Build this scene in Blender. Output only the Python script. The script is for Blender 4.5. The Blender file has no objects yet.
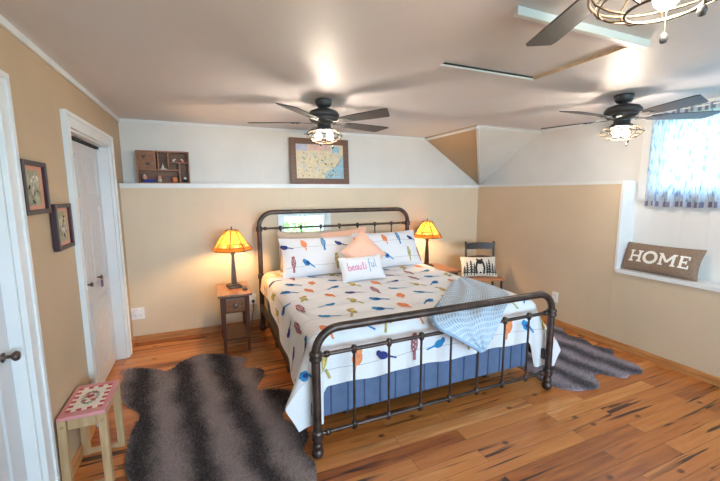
import bpy, bmesh, math, random
from mathutils import Vector, Matrix, noise
from mathutils.geometry import tessellate_polygon

random.seed(7)
SC = bpy.context.scene
COL = SC.collection
PI = math.pi; R_ = math.radians
V = Vector

# ------------------------------------------------------------------ camera
YAW, PITCH, ROLL, FPX = 0.4025, 0.1326, -0.0048, 360.57
cd = bpy.data.cameras.new('camera'); cam = bpy.data.objects.new('camera', cd); COL.objects.link(cam)
fw = V((math.sin(YAW)*math.cos(PITCH), math.cos(YAW)*math.cos(PITCH), -math.sin(PITCH)))
rt = V((math.cos(YAW), -math.sin(YAW), 0)); up = rt.cross(fw)
r2 = rt*math.cos(ROLL)+up*math.sin(ROLL); u2 = -rt*math.sin(ROLL)+up*math.cos(ROLL)
M = Matrix((r2, u2, -fw)).transposed().to_4x4(); M.translation = V((0.7327, -4.0386, 1.4801))
cam.matrix_world = M
cd.sensor_width = 36; cd.lens = 36*FPX/720; cd.clip_start = 0.02
SC.camera = cam

# ------------------------------------------------------------------ world, light, exposure
SC.view_settings.view_transform = 'Standard'; SC.view_settings.look = 'None'
SC.view_settings.gamma = 1; SC.view_settings.use_curve_mapping = False
SC.view_settings.exposure = 1.0
SKY_STRENGTH = 11.0
FAN_BULB = 235.0
LAMP_BULB = 300.0
w = bpy.data.worlds.new('sky'); SC.world = w; w.use_nodes = True
wn = w.node_tree.nodes; wl = w.node_tree.links
bg = wn['Background']; bg.inputs[0].default_value = (0.55, 0.77, 1.0, 1); bg.inputs[1].default_value = SKY_STRENGTH
SC.cycles.use_denoising = True
SC.cycles.max_bounces = 10; SC.cycles.diffuse_bounces = 6; SC.cycles.transparent_max_bounces = 16
SC.cycles.sample_clamp_indirect = 6.0
SC.cycles.caustics_reflective = False; SC.cycles.caustics_refractive = False

def portal(name, loc, rot, sx, sy):
    l = bpy.data.lights.new(name, 'AREA'); l.shape = 'RECTANGLE'; l.size = sx; l.size_y = sy
    l.cycles.is_portal = True
    o = bpy.data.objects.new(name, l); COL.objects.link(o); o.location = loc; o.rotation_euler = rot
    return o
W, D, H, Z1, ZS = 4.255, 0.194, 2.2, 1.562, 0.745    # right wall, ledge depth, ceiling, ledge height, window seat height
YF = -6.2                                            # the wall behind the photographer
portal('daylight_portal', (W+D+.2, -2.7, 1.77), (0, PI/2, 0), 0.9, 1.6)
portal('daylight_portal', (2.2, YF-.15, 1.35), (PI/2, 0, 0), 3.2, 1.5)  # guides sky light through the added rear window

# ------------------------------------------------------------------ materials
def N(nt, t, **kw):
    n = nt.nodes.new(t)
    for k, v in kw.items():
        if k in n.inputs.keys() if isinstance(k, str) else False: n.inputs[k].default_value = v
        else: setattr(n, k, v)
    return n
def base(name):
    m = bpy.data.materials.new(name); m.use_nodes = True
    return m, m.node_tree, m.node_tree.nodes['Principled BSDF']
def rgba(c): return (c[0], c[1], c[2], 1)
def mat(name, col, rough=.6, metal=0, var=.12, scale=8, bump=0, bscale=60, stretch=(1, 1, 1), spec=.5, sheen=0, trans=0):
    m, nt, b = base(name)
    tc = N(nt, 'ShaderNodeTexCoord'); mp = N(nt, 'ShaderNodeMapping'); mp.inputs['Scale'].default_value = stretch
    nt.links.new(tc.outputs['Object'], mp.inputs[0])
    no = N(nt, 'ShaderNodeTexNoise'); no.inputs['Scale'].default_value = scale; no.inputs['Detail'].default_value = 4
    nt.links.new(mp.outputs[0], no.inputs['Vector'])
    cr = N(nt, 'ShaderNodeValToRGB')
    cr.color_ramp.elements[0].position = .3; cr.color_ramp.elements[1].position = .7
    cr.color_ramp.elements[0].color = rgba([c*(1-var) for c in col]); cr.color_ramp.elements[1].color = rgba([min(1, c*(1+var)) for c in col])
    nt.links.new(no.outputs['Fac'], cr.inputs[0]); nt.links.new(cr.outputs[0], b.inputs['Base Color'])
    b.inputs['Roughness'].default_value = rough; b.inputs['Metallic'].default_value = metal
    b.inputs['Specular IOR Level'].default_value = spec
    if sheen: b.inputs['Sheen Weight'].default_value = sheen
    if bump:
        n2 = N(nt, 'ShaderNodeTexNoise'); n2.inputs['Scale'].default_value = bscale; n2.inputs['Detail'].default_value = 3
        nt.links.new(mp.outputs[0], n2.inputs['Vector'])
        bp = N(nt, 'ShaderNodeBump'); bp.inputs['Strength'].default_value = bump; bp.inputs['Distance'].default_value = .01
        nt.links.new(n2.outputs['Fac'], bp.inputs['Height']); nt.links.new(bp.outputs[0], b.inputs['Normal'])
    return m
def math_node(nt, op, a, b=None, c=None):
    n = N(nt, 'ShaderNodeMath', operation=op)
    for i, x in enumerate((a, b, c)):
        if x is None: continue
        if isinstance(x, (int, float)): n.inputs[i].default_value = x
        else: nt.links.new(x, n.inputs[i])
    return n.outputs[0]
def panel_mat(name, col, axis, period=.406, rough=.55):
    """painted sheet panelling: shallow vertical grooves at uneven spacing"""
    m, nt, b = base(name)
    tc = N(nt, 'ShaderNodeTexCoord'); sp = N(nt, 'ShaderNodeSeparateXYZ'); nt.links.new(tc.outputs['Object'], sp.inputs[0])
    co = sp.outputs[axis]
    gs = []
    for off in (0, .18):
        f = math_node(nt, 'FRACT', math_node(nt, 'DIVIDE', math_node(nt, 'ADD', co, 50+off), period))
        d = math_node(nt, 'ABSOLUTE', math_node(nt, 'SUBTRACT', f, .5))
        gs.append(math_node(nt, 'LESS_THAN', d, .007))
    g = math_node(nt, 'MAXIMUM', gs[0], gs[1])
    no = N(nt, 'ShaderNodeTexNoise'); no.inputs['Scale'].default_value = 2.5; no.inputs['Detail'].default_value = 3
    nt.links.new(tc.outputs['Object'], no.inputs['Vector'])
    cr = N(nt, 'ShaderNodeValToRGB')
    cr.color_ramp.elements[0].position = .3; cr.color_ramp.elements[1].position = .7
    cr.color_ramp.elements[0].color = rgba([c*.96 for c in col]); cr.color_ramp.elements[1].color = rgba([c*1.04 for c in col])
    nt.links.new(no.outputs['Fac'], cr.inputs[0]); nt.links.new(cr.outputs[0], b.inputs['Base Color'])
    b.inputs['Roughness'].default_value = rough; b.inputs['Specular IOR Level'].default_value = .35
    bp = N(nt, 'ShaderNodeBump', invert=True); bp.inputs['Strength'].default_value = .45; bp.inputs['Distance'].default_value = .004
    nt.links.new(g, bp.inputs['Height']); nt.links.new(bp.outputs[0], b.inputs['Normal'])
    return m
def floor_mat():
    m, nt, b = base('pine_planks')
    L = nt.links.new
    tc = N(nt, 'ShaderNodeTexCoord')
    br = N(nt, 'ShaderNodeTexBrick', offset=.37, squash=1.0)
    br.inputs['Scale'].default_value = 1; br.inputs['Brick Width'].default_value = 1.05; br.inputs['Row Height'].default_value = .098
    br.inputs['Mortar Size'].default_value = .0016; br.inputs['Mortar Smooth'].default_value = .3; br.inputs['Bias'].default_value = 0
    br.inputs['Color1'].default_value = (0, 0, 0, 1); br.inputs['Color2'].default_value = (1, 1, 1, 1); br.inputs['Mortar'].default_value = (.5, .5, .5, 1)
    L(tc.outputs['Object'], br.inputs['Vector'])
    def noi(sc, stretch, det=4, dist=0, off=None):
        mp = N(nt, 'ShaderNodeMapping'); mp.inputs['Scale'].default_value = stretch
        L(tc.outputs['Object'], mp.inputs[0])
        src = mp.outputs[0]
        if off is not None:                       # each plank its own grain
            va = N(nt, 'ShaderNodeVectorMath', operation='MULTIPLY_ADD'); va.inputs[1].default_value = (off, off*3, off)
            L(br.outputs['Color'], va.inputs[0]); L(src, va.inputs[2]); src = va.outputs[0]
        n = N(nt, 'ShaderNodeTexNoise'); n.inputs['Scale'].default_value = sc; n.inputs['Detail'].default_value = det; n.inputs['Distortion'].default_value = dist
        L(src, n.inputs['Vector']); return n.outputs['Fac']
    cr = N(nt, 'ShaderNodeValToRGB'); e = cr.color_ramp.elements
    e[0].position = 0; e[0].color = (.19, .048, .013, 1); e[1].position = 1; e[1].color = (.72, .37, .14, 1)
    x = cr.color_ramp.elements.new(.35); x.color = (.43, .135, .030, 1)
    x = cr.color_ramp.elements.new(.7); x.color = (.54, .205, .055, 1)
    g1 = noi(2.2, (1.2, 14, 1), 5, .6, 7); g2 = noi(1.1, (.5, 1.2, 1), 2)
    f = math_node(nt, 'ADD', math_node(nt, 'MULTIPLY', br.outputs['Color'], .58), math_node(nt, 'MULTIPLY', g1, .85))
    f = math_node(nt, 'ADD', f, math_node(nt, 'MULTIPLY', math_node(nt, 'SUBTRACT', g2, .5), .45))
    L(math_node(nt, 'SUBTRACT', f, .24), cr.inputs[0])
    # dark splits and knots
    c1 = noi(1.5, (.8, 17, 1), 3, .4, 11)
    c2 = noi(1.3, (.8, 1.5, 1), 2)
    rc = N(nt, 'ShaderNodeMapRange'); rc.inputs[1].default_value = .555; rc.inputs[2].default_value = .60
    L(c1, rc.inputs[0])
    rr = N(nt, 'ShaderNodeMapRange'); rr.inputs[1].default_value = .45; rr.inputs[2].default_value = .53
    L(c2, rr.inputs[0])
    crack = math_node(nt, 'MULTIPLY', rc.outputs[0], rr.outputs[0])
    mp = N(nt, 'ShaderNodeMapping'); mp.inputs['Scale'].default_value = (3.0, 4.6, 1); L(tc.outputs['Object'], mp.inputs[0])
    vo = N(nt, 'ShaderNodeTexVoronoi', voronoi_dimensions='2D'); vo.inputs['Scale'].default_value = 1.0; vo.inputs['Randomness'].default_value = 1
    L(mp.outputs[0], vo.inputs['Vector'])
    kn = N(nt, 'ShaderNodeMapRange'); kn.inputs[1].default_value = .035; kn.inputs[2].default_value = .09; kn.inputs[3].default_value = 1; kn.inputs[4].default_value = 0
    L(vo.outputs['Distance'], kn.inputs[0])
    sepc = N(nt, 'ShaderNodeSeparateColor'); L(vo.outputs['Color'], sepc.inputs[0])
    knot = math_node(nt, 'MULTIPLY', kn.outputs[0], math_node(nt, 'GREATER_THAN', sepc.outputs[0], .55))
    dark = math_node(nt, 'MINIMUM', math_node(nt, 'ADD', crack, math_node(nt, 'MULTIPLY', knot, .8)), 1)
    dark = math_node(nt, 'MAXIMUM', dark, math_node(nt, 'MULTIPLY', br.outputs['Fac'], .75))
    mx = N(nt, 'ShaderNodeMix', data_type='RGBA'); L(math_node(nt, 'MULTIPLY', dark, .94), mx.inputs[0]); L(cr.outputs[0], mx.inputs[6]); mx.inputs[7].default_value = (.032, .012, .008, 1)
    L(mx.outputs[2], b.inputs['Base Color'])
    b.inputs['Roughness'].default_value = .32; b.inputs['Coat Weight'].default_value = .15; b.inputs['Coat Roughness'].default_value = .25
    bp = N(nt, 'ShaderNodeBump', invert=True); bp.inputs['Strength'].default_value = .35; bp.inputs['Distance'].default_value = .003
    L(dark, bp.inputs['Height']); L(bp.outputs[0], b.inputs['Normal'])
    return m
def wood(name, c0, c1, axis=0, rough=.4, scale=3):
    m, nt, b = base(name)
    tc = N(nt, 'ShaderNodeTexCoord'); mp = N(nt, 'ShaderNodeMapping')
    s = [14, 14, 14]; s[axis] = 1.2; mp.inputs['Scale'].default_value = s
    nt.links.new(tc.outputs['Object'], mp.inputs[0])
    no = N(nt, 'ShaderNodeTexNoise'); no.inputs['Scale'].default_value = scale; no.inputs['Detail'].default_value = 5; no.inputs['Distortion'].default_value = .5
    nt.links.new(mp.outputs[0], no.inputs['Vector'])
    cr = N(nt, 'ShaderNodeValToRGB'); cr.color_ramp.elements[0].position = .3; cr.color_ramp.elements[1].position = .72
    cr.color_ramp.elements[0].color = rgba(c0); cr.color_ramp.elements[1].color = rgba(c1)
    nt.links.new(no.outputs['Fac'], cr.inputs[0]); nt.links.new(cr.outputs[0], b.inputs['Base Color'])
    b.inputs['Roughness'].default_value = rough
    return m
def fur_mat(name, axis, period, phase, dark, light, slant=0.0):
    m, nt, b = base(name); L = nt.links.new
    tc = N(nt, 'ShaderNodeTexCoord'); sp = N(nt, 'ShaderNodeSeparateXYZ'); L(tc.outputs['Object'], sp.inputs[0])
    no = N(nt, 'ShaderNodeTexNoise'); no.inputs['Scale'].default_value = 3.5; no.inputs['Detail'].default_value = 2; L(tc.outputs['Object'], no.inputs['Vector'])
    n2 = N(nt, 'ShaderNodeTexNoise'); n2.inputs['Scale'].default_value = 60; n2.inputs['Detail'].default_value = 4; L(tc.outputs['Object'], n2.inputs['Vector'])
    a = math_node(nt, 'ADD', sp.outputs[axis], math_node(nt, 'MULTIPLY', sp.outputs[1-axis], slant))
    a = math_node(nt, 'ADD', a, math_node(nt, 'MULTIPLY', math_node(nt, 'SUBTRACT', no.outputs['Fac'], .5), .16))
    s = math_node(nt, 'SINE', math_node(nt, 'MULTIPLY', math_node(nt, 'ADD', a, phase), 2*PI/period))
    f = math_node(nt, 'ADD', math_node(nt, 'MULTIPLY', s, .42), .5)
    f = math_node(nt, 'ADD', f, math_node(nt, 'MULTIPLY', math_node(nt, 'SUBTRACT', n2.outputs['Fac'], .5), .9))
    cr = N(nt, 'ShaderNodeValToRGB'); cr.color_ramp.elements[0].position = .12; cr.color_ramp.elements[1].position = .92
    cr.color_ramp.elements[0].color = rgba(dark); cr.color_ramp.elements[1].color = rgba(light)
    L(f, cr.inputs[0]); L(cr.outputs[0], b.inputs['Base Color'])
    b.inputs['Roughness'].default_value = .8; b.inputs['Sheen Weight'].default_value = .3; b.inputs['Specular IOR Level'].default_value = .2
    bp = N(nt, 'ShaderNodeBump'); bp.inputs['Strength'].default_value = .8; bp.inputs['Distance'].default_value = .01
    L(n2.outputs['Fac'], bp.inputs['Height']); L(bp.outputs[0], b.inputs['Normal'])
    return m
def emit_mat(name, col, strength):
    m = bpy.data.materials.new(name); m.use_nodes = True; nt = m.node_tree; nt.nodes.clear()
    o = N(nt, 'ShaderNodeOutputMaterial'); e = N(nt, 'ShaderNodeEmission'); e.inputs[0].default_value = rgba(col); e.inputs[1].default_value = strength
    nt.links.new(e.outputs[0], o.inputs[0]); return m
def translucent(name, col, tcol, ftr=.6, clear=0.0, noisy=.15, scale=20, ccol=(1, 1, 1)):
    """cloth or art glass that lets light through"""
    m = bpy.data.materials.new(name); m.use_nodes = True; nt = m.node_tree; nt.nodes.clear(); L = nt.links.new
    o = N(nt, 'ShaderNodeOutputMaterial'); d = N(nt, 'ShaderNodeBsdfDiffuse'); t = N(nt, 'ShaderNodeBsdfTranslucent')
    tc = N(nt, 'ShaderNodeTexCoord'); no = N(nt, 'ShaderNodeTexNoise'); no.inputs['Scale'].default_value = scale; no.inputs['Detail'].default_value = 3
    L(tc.outputs['Object'], no.inputs['Vector'])
    def ramp(c):
        cr = N(nt, 'ShaderNodeValToRGB'); cr.color_ramp.elements[0].position = .35; cr.color_ramp.elements[1].position = .65
        cr.color_ramp.elements[0].color = rgba([x*(1-noisy) for x in c]); cr.color_ramp.elements[1].color = rgba([min(1, x*(1+noisy)) for x in c])
        L(no.outputs['Fac'], cr.inputs[0]); return cr.outputs[0]
    L(ramp(col), d.inputs[0]); L(ramp(tcol), t.inputs[0])
    mx = N(nt, 'ShaderNodeMixShader'); mx.inputs[0].default_value = ftr; L(d.outputs[0], mx.inputs[1]); L(t.outputs[0], mx.inputs[2])
    out = mx.outputs[0]
    if clear:
        tr = N(nt, 'ShaderNodeBsdfTransparent'); tr.inputs[0].default_value = rgba(ccol)
        m2 = N(nt, 'ShaderNodeMixShader'); m2.inputs[0].default_value = clear; L(out, m2.inputs[1]); L(tr.outputs[0], m2.inputs[2]); out = m2.outputs[0]
    L(out, o.inputs[0]); return m
def glass_mat(name):
    m = bpy.data.materials.new(name); m.use_nodes = True; nt = m.node_tree; nt.nodes.clear(); L = nt.links.new
    o = N(nt, 'ShaderNodeOutputMaterial'); t = N(nt, 'ShaderNodeBsdfTransparent'); t.inputs[0].default_value = (.95, .98, .97, 1)
    g = N(nt, 'ShaderNodeBsdfGlossy'); g.inputs['Roughness'].default_value = .02
    mx = N(nt, 'ShaderNodeMixShader'); mx.inputs[0].default_value = .06; L(t.outputs[0], mx.inputs[1]); L(g.outputs[0], mx.inputs[2]); L(mx.outputs[0], o.inputs[0])
    return m

M_ = {}
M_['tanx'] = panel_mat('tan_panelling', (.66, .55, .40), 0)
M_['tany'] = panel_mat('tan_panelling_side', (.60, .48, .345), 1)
M_['tan'] = mat('tan_paint', (.52, .36, .21), .6, var=.04, scale=3)
M_['tan_left'] = mat('ochre_tan_paint', (.50, .365, .235), .6, var=.05, scale=2.5, bump=.05, bscale=40)
M_['whitex'] = panel_mat('white_panelling', (.71, .685, .65), 0)
M_['whitey'] = panel_mat('white_panelling_side', (.69, .675, .66), 1)
M_['ceil'] = mat('ceiling_paint', (.65, .61, .615), .5, var=.03, scale=1.5, bump=.03, bscale=25)
M_['trim'] = mat('white_gloss_trim', (.72, .73, .73), .35, var=.03, scale=5)
M_['door'] = mat('white_door_paint', (.60, .59, .60), .4, var=.03, scale=4)
M_['floor'] = floor_mat()
M_['baseb'] = wood('pine_baseboard', (.36, .15, .05), (.58, .28, .10), 0)
M_['basebl'] = wood('pine_baseboard_side', (.36, .15, .05), (.58, .28, .10), 1)
M_['iron'] = mat('bronze_iron', (.085, .062, .055), .38, .75, var=.35, scale=14)
M_['fan'] = mat('charcoal_fan_metal', (.055, .055, .058), .42, .35, var=.2, scale=10)
M_['blade'] = mat('dark_fan_blade', (.042, .038, .038), .4, 0, var=.2, scale=5, stretch=(1, 12, 1))
M_['cage'] = mat('antique_brass_cage', (.075, .055, .036), .45, .6, var=.2)
M_['bulb'] = emit_mat('fan_bulb_glow', (1.0, .85, .69), FAN_BULB)
M_['lbulb'] = emit_mat('lamp_bulb_glow', (1.0, .60, .25), LAMP_BULB)
M_['brown'] = wood('nightstand_wood', (.075, .023, .011), (.155, .052, .024), 2, .35)
M_['browntop'] = wood('nightstand_top_wood', (.17, .068, .032), (.32, .14, .066), 1, .3)
M_['boxwood'] = wood('shadow_box_wood', (.22, .09, .045), (.40, .19, .095), 0, .5)
M_['boxdark'] = wood('shadow_box_back_wood', (.13, .06, .038), (.22, .11, .065), 0, .6)
M_['stool'] = wood('stool_pine', (.42, .26, .13), (.58, .39, .21), 2, .45)
M_['chairdark'] = mat('black_brown_chair_paint', (.045, .033, .03), .4, var=.3)
M_['chairseat'] = wood('chair_seat_wood', (.30, .11, .04), (.46, .20, .08), 0, .4)
M_['quilt'] = mat('white_quilt_cotton', (.77, .775, .81), .85, var=.02, scale=6, bump=.25, bscale=90, sheen=.2)
M_['sheet'] = mat('peach_sheet', (.80, .52, .36), .85, var=.06, scale=8, sheen=.2)
M_['skirt'] = mat('slate_blue_fabric', (.10, .15, .27), .9, var=.08, scale=20)
M_['skirtdark'] = mat('slate_blue_seam', (.045, .07, .15), .9, var=.1)
M_['mattress'] = mat('mattress_ticking', (.75, .73, .70), .9)
M_['blue'] = mat('blue_print', (.02, .24, .52), .85, var=.3, scale=45)
M_['navy'] = mat('navy_print', (.03, .045, .22), .85, var=.3, scale=45)
M_['orange'] = mat('orange_print', (.80, .27, .11), .85, var=.15, scale=45)
M_['olive'] = mat('olive_print', (.44, .37, .14), .85, var=.45, scale=60)
M_['rose'] = mat('dusty_rose_print', (.36, .13, .16), .85, var=.5, scale=60)
M_['yellow'] = mat('yellow_print', (.78, .52, .12), .85, var=.2, scale=45)
M_['wire'] = mat('grey_wire_print', (.30, .29, .34), .9)
M_['pink'] = mat('pink_lettering', (.74, .32, .48), .85)
M_['teal'] = mat('blue_lettering', (.20, .38, .60), .85)
M_['peach'] = mat('peach_satin', (.86, .50, .36), .6, var=.05, sheen=.3)
M_['taupe'] = mat('taupe_cotton', (.52, .42, .33), .85, var=.06, sheen=.2)
M_['linen'] = mat('oatmeal_linen', (.72, .66, .56), .9, var=.07, scale=60, bump=.2, bscale=220)
M_['burlap'] = mat('brown_burlap', (.25, .165, .115), .95, var=.22, scale=90, bump=.4, bscale=260)
M_['black'] = mat('black_print', (.015, .015, .017), .8)
M_['letter'] = mat('cream_letter', (.82, .77, .70), .85, var=.06, scale=60)
M_['plate'] = mat('white_plastic', (.82, .82, .84), .35, var=.02)
M_['dplast'] = mat('black_plastic', (.02, .02, .022), .35)
M_['pewter'] = mat('pewter', (.30, .28, .26), .35, .8, var=.2)
M_['bronze'] = mat('dark_bronze', (.10, .065, .05), .4, .5, var=.25)
M_['frame'] = mat('burgundy_black_frame', (.035, .014, .018), .35, var=.3)
M_['matboard'] = mat('salmon_mat_board', (.62, .30, .21), .9, var=.05)
M_['mapframe'] = wood('map_frame_wood', (.11, .05, .028), (.19, .09, .05), 0, .45)
M_['gap'] = mat('black_and_gap_shade', (.03, .028, .026), .9)  # black of slots and figures; also painted shade in hatch and closet gaps
M_['tanwood'] = wood('raw_wood_edge', (.42, .30, .19), (.58, .44, .29), 0)
M_['glass'] = glass_mat('window_glass')
M_['amber'] = translucent('amber_glass', (.45, .22, .05), (.19, .095, .02), .7, noisy=.18, scale=14)
M_['deepamber'] = translucent('orange_glass', (.36, .09, .015), (.17, .055, .008), .7, noisy=.2, scale=18)
M_['cream'] = translucent('cream_glass', (.6, .42, .22), (.28, .20, .09), .7, noisy=.1)
M_['red'] = mat('red_paint', (.50, .035, .045), .5)
M_['pinkpaint'] = mat('pink_paint', (.62, .26, .27), .5, var=.08)
M_['creampaint'] = mat('cream_paint', (.80, .72, .64), .5)
M_['greenpaint'] = mat('sage_green_paint', (.16, .24, .19), .5)
M_['purple'] = mat('purple_tag', (.12, .06, .2), .6)
M_['foliage'] = translucent('leaf_green', (.22, .38, .12), (.45, .62, .18), .5, noisy=.4, scale=1.2)

M_['throw'] = mat('pale_blue_cotton', (.50, .60, .72), .9, var=.06, scale=20, sheen=.2)
M_['throwdark'] = mat('blue_weave', (.27, .38, .52), .9, var=.1, scale=20)
M_['furl'] = fur_mat('brown_striped_fur', 0, .30, .06, (.040, .026, .027), (.34, .255, .24), .12)
M_['furr'] = fur_mat('grey_striped_fur', 0, .27, .05, (.085, .07, .085), (.36, .30, .345), .12)
M_['print'] = mat('faded_print', (.36, .33, .22), .8, var=.4, scale=25)
M_['mapbase'] = mat('map_paper', (.72, .62, .42), .7, var=.1, scale=14)
M_['mapsea'] = mat('map_sea', (.33, .52, .62), .7, var=.15, scale=20)
M_['maplilac'] = mat('map_lilac', (.52, .52, .62), .7, var=.12, scale=20)
M_['mappink'] = mat('map_pink', (.70, .47, .40), .7, var=.12, scale=20)
M_['lawn'] = mat('lawn_grass', (.12, .25, .06), .95, var=.4, scale=3)
# ------------------------------------------------------------------ mesh builder
class MB:
    def __init__(s): s.v = []; s.f = []; s.m = []; s.mats = []; s.sm = []
    def mi(s, m):
        if m not in s.mats: s.mats.append(m)
        return s.mats.index(m)
    def add(s, vs, fs, m, smooth=False):
        o = len(s.v); k = s.mi(m)
        s.v += [tuple(v) for v in vs]
        for f in fs: s.f.append([i+o for i in f]); s.m.append(k); s.sm.append(smooth)
        return s
    def box(s, lo, hi, m, T=None, bev=0):
        (a, b, c), (d, e, f) = lo, hi
        if bev:
            bm = bmesh.new(); bmesh.ops.create_cube(bm, size=1)
            for v in bm.verts: v.co = V(((a+d)/2+v.co.x*(d-a), (b+e)/2+v.co.y*(e-b), (c+f)/2+v.co.z*(f-c)))
            bmesh.ops.bevel(bm, geom=bm.edges[:], offset=bev, segments=2, affect='EDGES', profile=.7)
            bm.verts.index_update()
            vs = [v.co.copy() for v in bm.verts]; fs = [[v.index for v in q.verts] for q in bm.faces]; bm.free()
        else:
            vs = [V(p) for p in ((a, b, c), (d, b, c), (d, e, c), (a, e, c), (a, b, f), (d, b, f), (d, e, f), (a, e, f))]
            fs = [(0, 3, 2, 1), (4, 5, 6, 7), (0, 1, 5, 4), (1, 2, 6, 5), (2, 3, 7, 6), (3, 0, 4, 7)]
        if T: vs = [T @ v for v in vs]
        return s.add(vs, fs, m)
    def beam(s, p, q, wx, wy, m, wx2=None, wy2=None):
        """tapered square bar from p to q, sides along x and y"""
        wx2 = wx2 or wx; wy2 = wy2 or wy; vs = []
        for P, a, b in ((p, wx, wy), (q, wx2, wy2)):
            for sx, sy in ((-1, -1), (1, -1), (1, 1), (-1, 1)): vs.append((P[0]+sx*a/2, P[1]+sy*b/2, P[2]))
        return s.add(vs, [(0, 3, 2, 1), (4, 5, 6, 7), (0, 1, 5, 4), (1, 2, 6, 5), (2, 3, 7, 6), (3, 0, 4, 7)], m)
    def tube(s, pts, r, m, n=12, closed=False, caps=True):
        pts = [V(p) for p in pts]; rings = []; k = len(pts)
        rs = r if isinstance(r, (list, tuple)) else [r]*k
        prev = None; vs = []
        for i, p in enumerate(pts):
            a = pts[(i-1) % k] if (closed or i > 0) else p; b = pts[(i+1) % k] if (closed or i < k-1) else p
            t = (b-a).normalized()
            if prev is None:
                x = t.orthogonal().normalized()
            else:
                x = (prev-t*prev.dot(t)).normalized()
            prev = x; y = t.cross(x)
            for j in range(n):
                an = 2*PI*j/n; vs.append(p+(x*math.cos(an)+y*math.sin(an))*rs[i])
        fs = []
        for i in range(k if closed else k-1):
            for j in range(n):
                a = i*n+j; b = i*n+(j+1) % n; c = ((i+1) % k)*n+(j+1) % n; d = ((i+1) % k)*n+j
                fs.append((a, b, c, d))
        s.add(vs, fs, m, True)
        if caps and not closed:
            s.add(vs[:n], [list(range(n))[::-1]], m); s.add(vs[-n:], [list(range(n))], m)
        return s
    def lathe(s, prof, m, c=(0, 0, 0), n=28, T=None, smooth=True):
        vs = []; c = V(c)
        for r, z in prof:
            for j in range(n):
                an = 2*PI*(j+.5)/n; v = V((r*math.cos(an), r*math.sin(an), z)); v = (T @ v) if T else v
                vs.append(v+c)
        fs = [(i*n+j, i*n+(j+1) % n, (i+1)*n+(j+1) % n, (i+1)*n+j) for i in range(len(prof)-1) for j in range(n)]
        return s.add(vs, fs, m, smooth)
    def ball(s, c, r, m, n=14, sq=(1, 1, 1)):
        prof = [(max(1e-4, math.sin(PI*i/8))*r, -math.cos(PI*i/8)*r) for i in range(9)]
        T = Matrix.Diagonal((sq[0], sq[1], sq[2], 1))
        return s.lathe(prof, m, c, n, T)
    def prism(s, poly, z0, z1, m, T=None, mtop=None):
        """polygon in xy extruded from z0 to z1"""
        n = len(poly)
        vs = [V((x, y, z0)) for x, y in poly]+[V((x, y, z1)) for x, y in poly]
        if T: vs = [T @ v for v in vs]
        tri = tessellate_polygon([[V((x, y, 0)) for x, y in poly]])
        s.add(vs, [[t[2], t[1], t[0]] for t in tri], m); s.add(vs, [[i+n for i in t] for t in tri], mtop or m)
        s.add(vs, [(i, (i+1) % n, n+(i+1) % n, n+i) for i in range(n)], m)
        return s
    def grid(s, fn, nu, nv, m, smooth=True, mf=None):
        vs = [fn(i/nu, j/nv) for j in range(nv+1) for i in range(nu+1)]
        fs = [(j*(nu+1)+i, j*(nu+1)+i+1, (j+1)*(nu+1)+i+1, (j+1)*(nu+1)+i) for j in range(nv) for i in range(nu)]
        if mf is None: return s.add(vs, fs, m, smooth)
        o = len(s.v); s.v += [tuple(v) for v in vs]
        for k, f in enumerate(fs):
            s.f.append([i+o for i in f]); s.m.append(s.mi(mf((k % nu+.5)/nu, (k//nu+.5)/nv))); s.sm.append(smooth)
        return s
    # decals: little flat pieces laid on a curved cloth by map fn(x, y, lift)
    def patch(s, poly, fn, m, lift=.002, rings=3):
        cx = sum(p[0] for p in poly)/len(poly); cy = sum(p[1] for p in poly)/len(poly); n = len(poly)
        vs = [fn(cx, cy, lift)]
        for k in range(1, rings+1):
            for x, y in poly: vs.append(fn(cx+(x-cx)*k/rings, cy+(y-cy)*k/rings, lift))
        fs = [(0, 1+i, 1+(i+1) % n) for i in range(n)]
        for k in range(rings-1):
            for i in range(n):
                a = 1+k*n+i; b = 1+k*n+(i+1) % n; fs.append((a, a+n, b+n, b))
        return s.add(vs, fs, m, True)
    def stroke(s, pts, wd, fn, m, lift=.002, sub=4):
        P = []
        for i in range(len(pts)-1):
            for k in range(sub): t = k/sub; P.append((pts[i][0]*(1-t)+pts[i+1][0]*t, pts[i][1]*(1-t)+pts[i+1][1]*t))
        P.append(pts[-1]); vs = []
        for i, p in enumerate(P):
            a = P[max(0, i-1)]; b = P[min(len(P)-1, i+1)]; dx, dy = b[0]-a[0], b[1]-a[1]; l = math.hypot(dx, dy) or 1
            nx, ny = -dy/l*wd/2, dx/l*wd/2
            vs += [fn(p[0]+nx, p[1]+ny, lift), fn(p[0]-nx, p[1]-ny, lift)]
        return s.add(vs, [(2*i, 2*i+1, 2*i+3, 2*i+2) for i in range(len(P)-1)], m, True)
    def build(s, name, parent=None, loc=None):
        me = bpy.data.meshes.new(name); me.from_pydata(s.v, [], s.f); me.validate(clean_customdata=False)
        for m in s.mats: me.materials.append(M_[m])
        if len(me.polygons) == len(s.m):
            me.polygons.foreach_set('material_index', s.m); me.polygons.foreach_set('use_smooth', s.sm)
        me.update()
        o = bpy.data.objects.new(name, me); COL.objects.link(o)
        if parent: o.parent = parent
        if loc: o.location = loc
        return o
def fix(o):
    bm = bmesh.new(); bm.from_mesh(o.data); bmesh.ops.remove_doubles(bm, verts=bm.verts[:], dist=1e-5); bmesh.ops.recalc_face_normals(bm, faces=bm.faces[:]); bm.to_mesh(o.data); bm.free()
    return o
def tag(o, label, cat, group=None):
    o['label'] = label; o['category'] = cat
    if group: o['group'] = group
    return o
def thing(name, label, cat, loc=(0, 0, 0), rz=0, group=None):
    o = bpy.data.objects.new(name, None); COL.objects.link(o); o.location = loc; o.rotation_euler = (0, 0, rz); o.empty_display_size = .1
    return tag(o, label, cat, group)
def struct(o): o['kind'] = 'structure'; return o
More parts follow.
